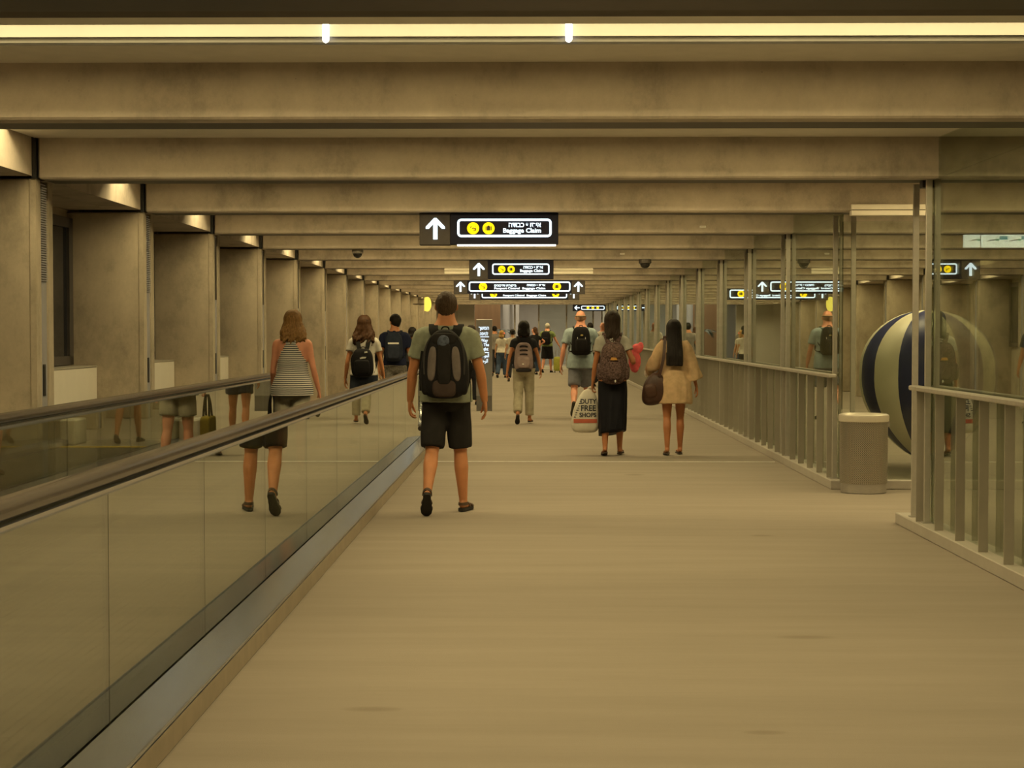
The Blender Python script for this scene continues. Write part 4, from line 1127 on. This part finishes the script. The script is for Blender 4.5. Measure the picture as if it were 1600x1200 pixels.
k, yb, hw, hh, hd = backpack(B, 'navy backpack with a pale label on the young man in navy', .28, .46, .16, 1.0, C_NAVYP, C_NAVYP, .5, .12)
f = yb-2*hd
pad(k, 'front_pocket', cloth('navy_pocket', (.030, .036, .055)), (0, f+.012, .15), (.095, .03, .11), .45)
MB().box(-.085, .085, f-.004, f+.03, .268, .295).build('label_patch', WP, k)

# 5 --- woman in khaki trousers with the striped backpack
t, B = person('woman in a dark tee and pale khaki trousers with a pink-grey striped backpack', -.14, 26.7, 1.61, True, 0, 0, 'tan',
              ((-12, 24, 40, 1, 3), (8, 5, 0, 1, 8)), ((-6, 16, 8, 10), (4, 17, 14, 10)), 1.06, .04, 0, .013, (.5, .5))
wear(t, tee(B, cloth('charcoal_tee', (.030, .030, .034)), .013, .36, .93, .015, .02), 'tee')
wear(t, legwear(B, cloth('khaki_trousers', (.40, .36, .26)), .013, 1, .014, .016, 1.03, 'trousers', .007, .90), 'trousers')
long_hair(B, H_BLACK, .17, t, 3, .078, .016, 110, 1.0)
for sd in (-1, 1): shoe(B, sd, plain('rust_shoe', (.30, .10, .03), .6), C_SOLE, t, 'shoe')
C_ROSE = cloth('rose_grey_pack', (.27, .20, .19)); C_DK = cloth('pack_dark_band', (.03, .026, .028))
k, yb, hw, hh, hd = backpack(B, 'rose-grey backpack with black bands on the woman in khaki trousers', .32, .50, .20, .88, C_ROSE, C_DK, .5, .2)
f = yb-2*hd
pad(k, 'front_pocket', cloth('rose_pocket', (.30, .225, .21)), (0, f+.02, .15), (.105, .05, .095), .5)
pad(k, 'bottom_patch', C_DK, (0, f+.09, .025), (.125, .09, .035), .5, None, 'black bottom of the pack')
for z, wd_ in ((.27, .115), (.335, .105), (.40, .09)):
    MB().band([(-wd_, f+.06, z-.035), (-wd_*.5, f+.008, z), (0, f-.002, z+.008), (wd_*.5, f+.008, z), (wd_, f+.06, z-.035)], .022, .012, (0, 0, 1), 4).build('dark_band', C_DK, k)
pad(k, 'emblem', WP, (-.01, f-.03, .12), (.016, .006, .010), .8)

# 6 --- bald man
t, B = person('bald man in a pale blue tee and grey shorts with one shoe sole showing', .81, 28.0, 1.825, False, 0, 0, 'pink',
              ((-20, 36, 66, 2.5, 3), (8, 4, 0, 2.5, 6)), ((-8, 17, 10, 9), (6, 15, 14, 8)), 1.04, .03, -10, .014, (.5, .6))
wear(t, tee(B, cloth('pale_blue_tee', (.30, .37, .39)), .014, .66, .82, .022, .05), 'tee')
wear(t, legwear(B, cloth('grey_shorts', (.20, .205, .235)), .014, .86, .018, .012, 1.0, 'shorts'), 'shorts')
hair_cap(B, hairmat('hair_stubble', (.42, .24, .14), (.55, .36, .22)), .004, -.06, .04, t, .001, -.02, True)
MB().tube([B.head+Vector((.086*math.cos(a)*B.s, -.012*B.s+.102*math.sin(a)*B.s, .012*B.s)) for a in (2*PI*i/18 for i in range(9, 19))], .004, 6).build('eyewear_cord', C_BLACK, t)
MB().band([B.head+Vector((.072*math.cos(a)*B.s, -.014*B.s+.070*math.sin(a)*B.s, -.135*B.s)) for a in (2*PI*i/16 for i in range(17))], .035, .006, (0, 0, 1), 1).build('collar', WP, t, True)
for sd in (-1, 1): shoe(B, sd, cloth('dark_trainer', (.03, .027, .022)), plain('olive_sole', (.045, .04, .025), .8), t, 'shoe')
k, yb, hw, hh, hd = backpack(B, 'black day backpack with a small badge on the bald man', .30, .46, .17, 1.03, C_BLACK, C_STRAP, .45, .18)
f = yb-2*hd
pad(k, 'front_pocket', cloth('black_pocket2', (.02, .018, .018)), (0, f+.012, .16), (.10, .035, .12), .45)
pad(k, 'badge', plain('brass_badge', (.5, .38, .12), .4, .5), (.01, f-.004, .335), (.022, .008, .012), .6)
for x in (-.06, .07): MB().tube([(x, f+.004, .30), (x, f-.004, .25)], .004, 6).build('zip_pull', WP, k)
for sd in (-1, 1): MB().band([(sd*.13, yb-.03, .14), (sd*.17, yb+.05, .20), (sd*.185, yb+.13, .27)], .02, .005, (0, 0, 1), 3).build('side_strap', C_STRAP, k)

# 7 --- woman with the duty free bag
t, B = person('woman with long brown hair in a black skirt carrying a white shopping bag', .95, 19.8, 1.68, True, 0, 0, 'deep',
              ((-6, 10, 10, .5, 3), (6, 5, 0, .5, 10)), ((3, 11, 6, 7), (-14, 20, 118, 4)), .98, .04, 0, .0115, (1.0, .9), True)
wear(t, tee(B, cloth('pale_grey_tee', (.42, .41, .36)), .0115, .46, .95, .015, .0), 'tee')
wear(t, long_skirt(B, cloth('black_skirt', (.010, .010, .014), .65), .25, .165, .165), 'skirt')
long_hair(B, H_BROWN, .29, t, 12, .072, .010, 110, 1.0, False, .6)
for sd in (-1, 1): shoe(B, sd, C_BLACK, plain('flip_sole', (.06, .035, .02), .8), t, 'flip')
C_MAUVE = cloth('mauve_pattern', (.105, .068, .062), .9, .75, 55)
k, yb, hw, hh, hd = backpack(B, 'brown patterned rucksack on the woman with the shopping bag', .32, .52, .19, .86, C_MAUVE, C_MAUVE, .6, .10)
f = yb-2*hd
pad(k, 'flap', cloth('mauve_flap', (.13, .085, .075), .9, .7, 55), (0, f+.05, .38), (.115, .065, .09), .6)
pad(k, 'front_pocket', C_MAUVE, (0, f+.01, .16), (.10, .045, .11), .6)
MB().prism([(-.04, .285), (.045, .285), (.03, .315), (-.025, .318)], 1, f-.03, f+.02).build('leather_badge', plain('tan_badge', (.55, .28, .06), .6), k)
pad(k, 'metal_toggle', plain('chrome_toggle', (.9, .88, .8), .3, .3), (.02, f-.03, .04), (.010, .008, .016), .8)
for sd in (-1, 1): pad(k, 'side_pocket', C_MAUVE, (sd*.155, f+.11, .15), (.04, .07, .10), .7)
wr = B.arm[-1][2]
b = carried('shopping_bag', 'white plastic duty free shopping bag with dark lettering and red band', 'bag', B, (wr.x-.015, wr.y+.05, wr.z-.60))
M_PLAS = plain('white_plastic_film', (.66, .62, .52), .35, 0, .06, 12, .5, (1, 1, .6))
def bagshape(p):
    q = (p.z+.26)/.52; w_ = 1.04-.30*q-.50*max(0, q-.55)**1.25*1.6; return Vector((p.x*w_+.045*q*q, p.y*w_*(1+.15*math.sin(q*3)), p.z))
MB().sbox((-.075, 0, .26), (.175, .10, .26), .45, 40, 26, None, bagshape).build('bag_body', M_PLAS, b, 'full')
MB().tube([(-.045, 0, .49), (-.02, -.005, .535), (.01, 0, .555)], [.030, .022, .014], 9, .6).build('gathered_neck', M_PLAS, b, True)
M_INK = plain('navy_ink', (.018, .02, .035), .6); M_RED = plain('red_ink', (.55, .13, .07), .6)
def on_bag(name, me, mat, x, z, par=None):
    me.materials.clear(); me.materials.append(mat)
    for v in me.vertices:
        # wrap the print on the bulging side of the bag
        px, pz = v.co.x+x+.075, v.co.z+z-.26; q = (pz+.26)/.52; w_ = 1.04-.30*q-.50*max(0, q-.55)**1.25*1.6
        cx = (px-.045*q*q)/max(.05, w_*.175); cz = pz/.26
        rz = max(0.0, 1-abs(cz)**(2/.45))**(.45/2); cx = cx/max(.05, rz)
        yy = .10*rz*w_*(1+.15*math.sin(q*3))*max(0.0, 1-min(1, abs(cx))**(2/.45))**(.45/2)
        v.co = Vector((v.co.x+x, -yy-.004+v.co.y*.3, v.co.z+z))
    return obj(name, me, b)
for body, sz, x, z in (('DUTY', .078, -.040, .375), ('FREE', .096, -.040, .295), ('SHOPS', .074, -.046, .215)):
    on_bag('lettering', text_mesh(body, sz, M_INK, 'CENTER', .001, .002, .92), M_INK, x, z)
rb = MB()
for i in range(24):
    for j in range(2):
        x0, x1 = -.14+.28*i/24, -.14+.28*(i+1)/24; z0, z1 = -.024+.024*j, .024*j; rb.add([(x0, 0, z0), (x1, 0, z0), (x1, 0, z1), (x0, 0, z1)], [(0, 1, 2, 3)])
on_bag('red_band', rb.mesh('red_band', M_RED), M_RED, -.075, .145)
for i in range(8):
    z = .19+i*.027; x = -.198+.010*i
    on_bag('edge_lettering', MB().box(-.014, .008+.003*(i % 2), 0, .002, -.004, .004+.003*(i % 3 == 0)).mesh('edge_lettering', M_INK), M_INK, x, z)
wr = B.arm[1][2]
b = carried('plush_toy', 'pink plush toy held in the arm of the woman in the black skirt', 'toy', B, (wr.x+.02, wr.y+.03, wr.z-.17))
M_PINK = cloth('pink_plush', (.85, .16, .17), .95)
mb = MB().ell((0, 0, .12), (.075, .065, .13)).ell((.03, 0, .27), (.068, .060, .06)).ell((-.05, .02, .22), (.04, .035, .04)).ell((.07, 0, .30), (.04, .025, .05)).ell((.0, -.02, .03), (.05, .05, .05))
obj('plush_body', fuse(mb, 'plush_body', M_PINK, .010, 3, (.004, 40, (1, 1, 1))), b)
for x in (.01, .05): MB().ell((x, .055, .285), (.008, .006, .008), 8, 6).build('button_eye', C_BLACK, b, 'full')

# 8 --- woman in the beige tunic
t, B = person('woman with very long black hair in a loose beige tunic and bare legs', 1.69, 19.9, 1.585, True, 0, 0, 'deep',
              ((-4, 8, 6, .5, 3), (7, 5, 0, .0, -4)), ((14, 24, 62, -8), (-4, 17, 10, 14)), .98, .03, 0, .0115, (.8, .5), True)
wear(t, tee(B, cloth('beige_tunic', (.58, .41, .24), .85), .0125, .5, .66, .020, .07, 1.485, .016, .036, .60), 'tunic')
wear(t, legwear(B, cloth('black_shorts', (.012, .012, .013)), .0125, .42, .012, .008, 1.0, 'shorts'), 'shorts')
long_hair(B, H_BLACK, .47, t, 21, .092, .003, 120, .4, False, .35, True, back=.085)
for sd in (-1, 1): shoe(B, sd, C_LEATH, plain('sandal_sole', (.05, .03, .018), .8), t, 'flip')
b = carried('hobo_bag', 'large brown leather shoulder bag hanging beside the beige tunic', 'bag', B, (-.26*B.s, -.06, .60))
M_HOBO = plain('brown_hobo_leather', (.060, .024, .014), .45, 0, .25, 9, .4)
def hob(p): q = (p.z+.17)/.34; return Vector((p.x*(1-.25*q)+.05*q, p.y*(1-.35*q), p.z-.05*abs(p.x)/.2*q))
MB().sbox((-.02, -.01, .19), (.19, .10, .19), .75, 32, 18, Matrix.Rotation(R(-14), 3, 'Y'), hob).build('bag_body', M_HOBO, b, 'full')
MB().band([(.05, -.07, .34), (.10, -.045, .55), (.125, .02, .79), (.12, .075, .79), (.09, .13, .55), (.0, .06, .33)], .035, .008, (1, 0, 0), 5).build('shoulder_strap', M_HOBO, b)
pad(b, 'seam_panel', plain('hobo_panel', (.075, .032, .018), .5), (-.05, -.085, .17), (.075, .03, .085), .7, Matrix.Rotation(R(-14), 3, 'Y'))
wr = B.arm[-1][2]
b = carried('plush_toy', 'small white and orange plush toy in the hand of the woman in beige', 'toy', B, (wr.x-.04, wr.y+.06, wr.z-.05))
mb = MB().ell((0, 0, .14), (.045, .042, .045)).ell((0, 0, .06), (.04, .038, .07)).ell((-.05, 0, .02), (.03, .03, .05))
obj('plush_body', fuse(mb, 'plush_body', cloth('white_plush', (.75, .70, .6)), .009, 2), b)
MB().ell((.005, -.035, .085), (.030, .014, .028)).build('orange_chest', cloth('orange_plush', (.6, .16, .05)), b, 'full'); MB().ell((.012, -.040, .135), (.012, .008, .010)).build('dark_patch', C_BLACK, b, 'full')

# 9.. --- people in the distance
def far_person(label, X, D, H, fem, skin_c, top, bottom, hair, hairlen=0, rotz=0, legs=((-10, 16, 14, 2, 5), (10, 6, 0, 2, 5)), arms=((-6, 12, 12, 8), (6, 12, 14, 8)), frac=1, calf=.92, pack=None, turn=0, wd=1.0):
    t, B = person(label, X, D, H, fem, rotz, 0, skin_c, legs, arms, wd, .03, turn, .018, (.5, .5), group='distant people near the far end')
    wear(t, tee(B, top, .018, .5, .92, .018, .03), 'tee'); wear(t, legwear(B, bottom, .018, frac, .018, .02, 1.02, 'trousers' if calf else 'shorts', .005, calf), 'trousers' if calf else 'shorts')
    if hairlen: long_hair(B, hair, hairlen, t, int(abs(X)*10)+3, .08, .012, 60, vox=.011)
    elif hair: hair_cap(B, hair, .010, -.085, .04, t, .003, -.02)
    for sd in (-1, 1): shoe(B, sd, C_BLACK, C_SOLE, t, 'shoe')
    if pack:
        k, yb, hw, hh, hd = backpack(B, pack[0], .34, .48, .2, .98, pack[1], C_STRAP, .5, .15); pad(k, 'front_pocket', pack[1], (0, yb-2*hd+.015, .16), (.11, .035, .11), .5)
    return t, B
C_DENIM = cloth('blue_denim', (.06, .09, .15)); C_WHITE = cloth('cream_top', (.62, .58, .50)); C_GREEN = cloth('olive_tee', (.20, .25, .09)); C_BLK2 = cloth('black_top', (.015, .014, .015)); C_GRY = cloth('grey_top', (.22, .20, .18)); C_DKT = cloth('dark_trousers', (.03, .03, .035))
far_person('grey-haired man in an olive tee with a black backpack near the glazed end', .54, 61.0, 1.80, False, 'pink', C_GREEN, C_BLK2, H_GREY, 0, -14, frac=.95, calf=0, pack=('black backpack on the distant grey-haired man', C_BLACK), arms=((-4, 12, 12, 8), (6, 26, 20, 24)))
t, B = far_person('distant woman with reddish hair in a black top, elbow bent outward', .08, 58.0, 1.64, True, 'pink', C_BLK2, C_DENIM, H_AUB, .2, 20, arms=((0, 12, 12, 8), (-20, 50, 60, -40)), turn=60)
far_person('distant person with straw blond hair and pink cap in a cream top and jeans', -1.0, 54.0, 1.52, True, 'fair', C_WHITE, C_DENIM, H_STRAW, .18, -10)
far_person('distant man with black hair in a grey top beside the totem', -1.26, 55.5, 1.68, False, 'tan', C_GRY, C_DKT, H_BLACK, 0, 10)
far_person('distant person with black hair in a white top behind the striped backpack', -.60, 50.0, 1.55, True, 'fair', C_WHITE, C_DKT, H_BLACK, .05, 0)
far_person('dark-haired person seen as a head left of the man in the green tee', -2.53, 35.0, 1.56, True, 'tan', C_DKT, C_DKT, H_BLACK, .12, 0)
far_person('person in a pale top showing between the green tee and the totem', -1.24, 33.6, 1.60, True, 'tan', C_WHITE, C_DKT, H_BROWN, .16, 0)
far_person('dark-haired person half hidden behind the bald man', 1.56, 45.0, 1.72, False, 'tan', C_GRY, C_DKT, H_BLACK, 0, 0)
far_person('red-faced person half hidden behind the woman with the shopping bag', 2.12, 50.0, 1.76, False, 'pink', C_WHITE, C_DENIM, None, 0, 160)
# pink cap and the yellow-green bag near the far end
b = tag(empty('cap', (-.985, 54.03, 1.425)), 'pink cap on the distant straw blond person', 'hat')
MB().lathe([(.095*math.cos(a), .085*math.sin(a)) for a in (PI/2*i/8 for i in range(9))], 18).build('crown', cloth('pink_cap', (.75, .22, .16)), b, True); MB().prism([(.08*math.cos(a), .08+.09*math.sin(a)) for a in (PI*i/10 for i in range(11))], 2, .0, .008).build('peak', MATS['pink_cap'], b)
b = tag(empty('holdall', (.91, 61.0, .0)), 'yellow-green wheeled holdall beside the distant grey-haired man', 'bag')
MB().sbox((0, 0, .32), (.14, .12, .26), .4).build('bag_body', cloth('lime_bag', (.42, .42, .08)), b, 'full'); MB().tube([(-.06, 0, .55), (-.06, 0, .82), (.06, 0, .82), (.06, 0, .55)], .012, 6).build('pull_handle', M_METAL, b)
for x in (-.09, .09): MB().tube([(x-.015, 0, .04), (x+.015, 0, .04)], .04, 12, cap='flat').build('wheel', C_BLACK, b)
bpy.data.scenes.remove(TMP)
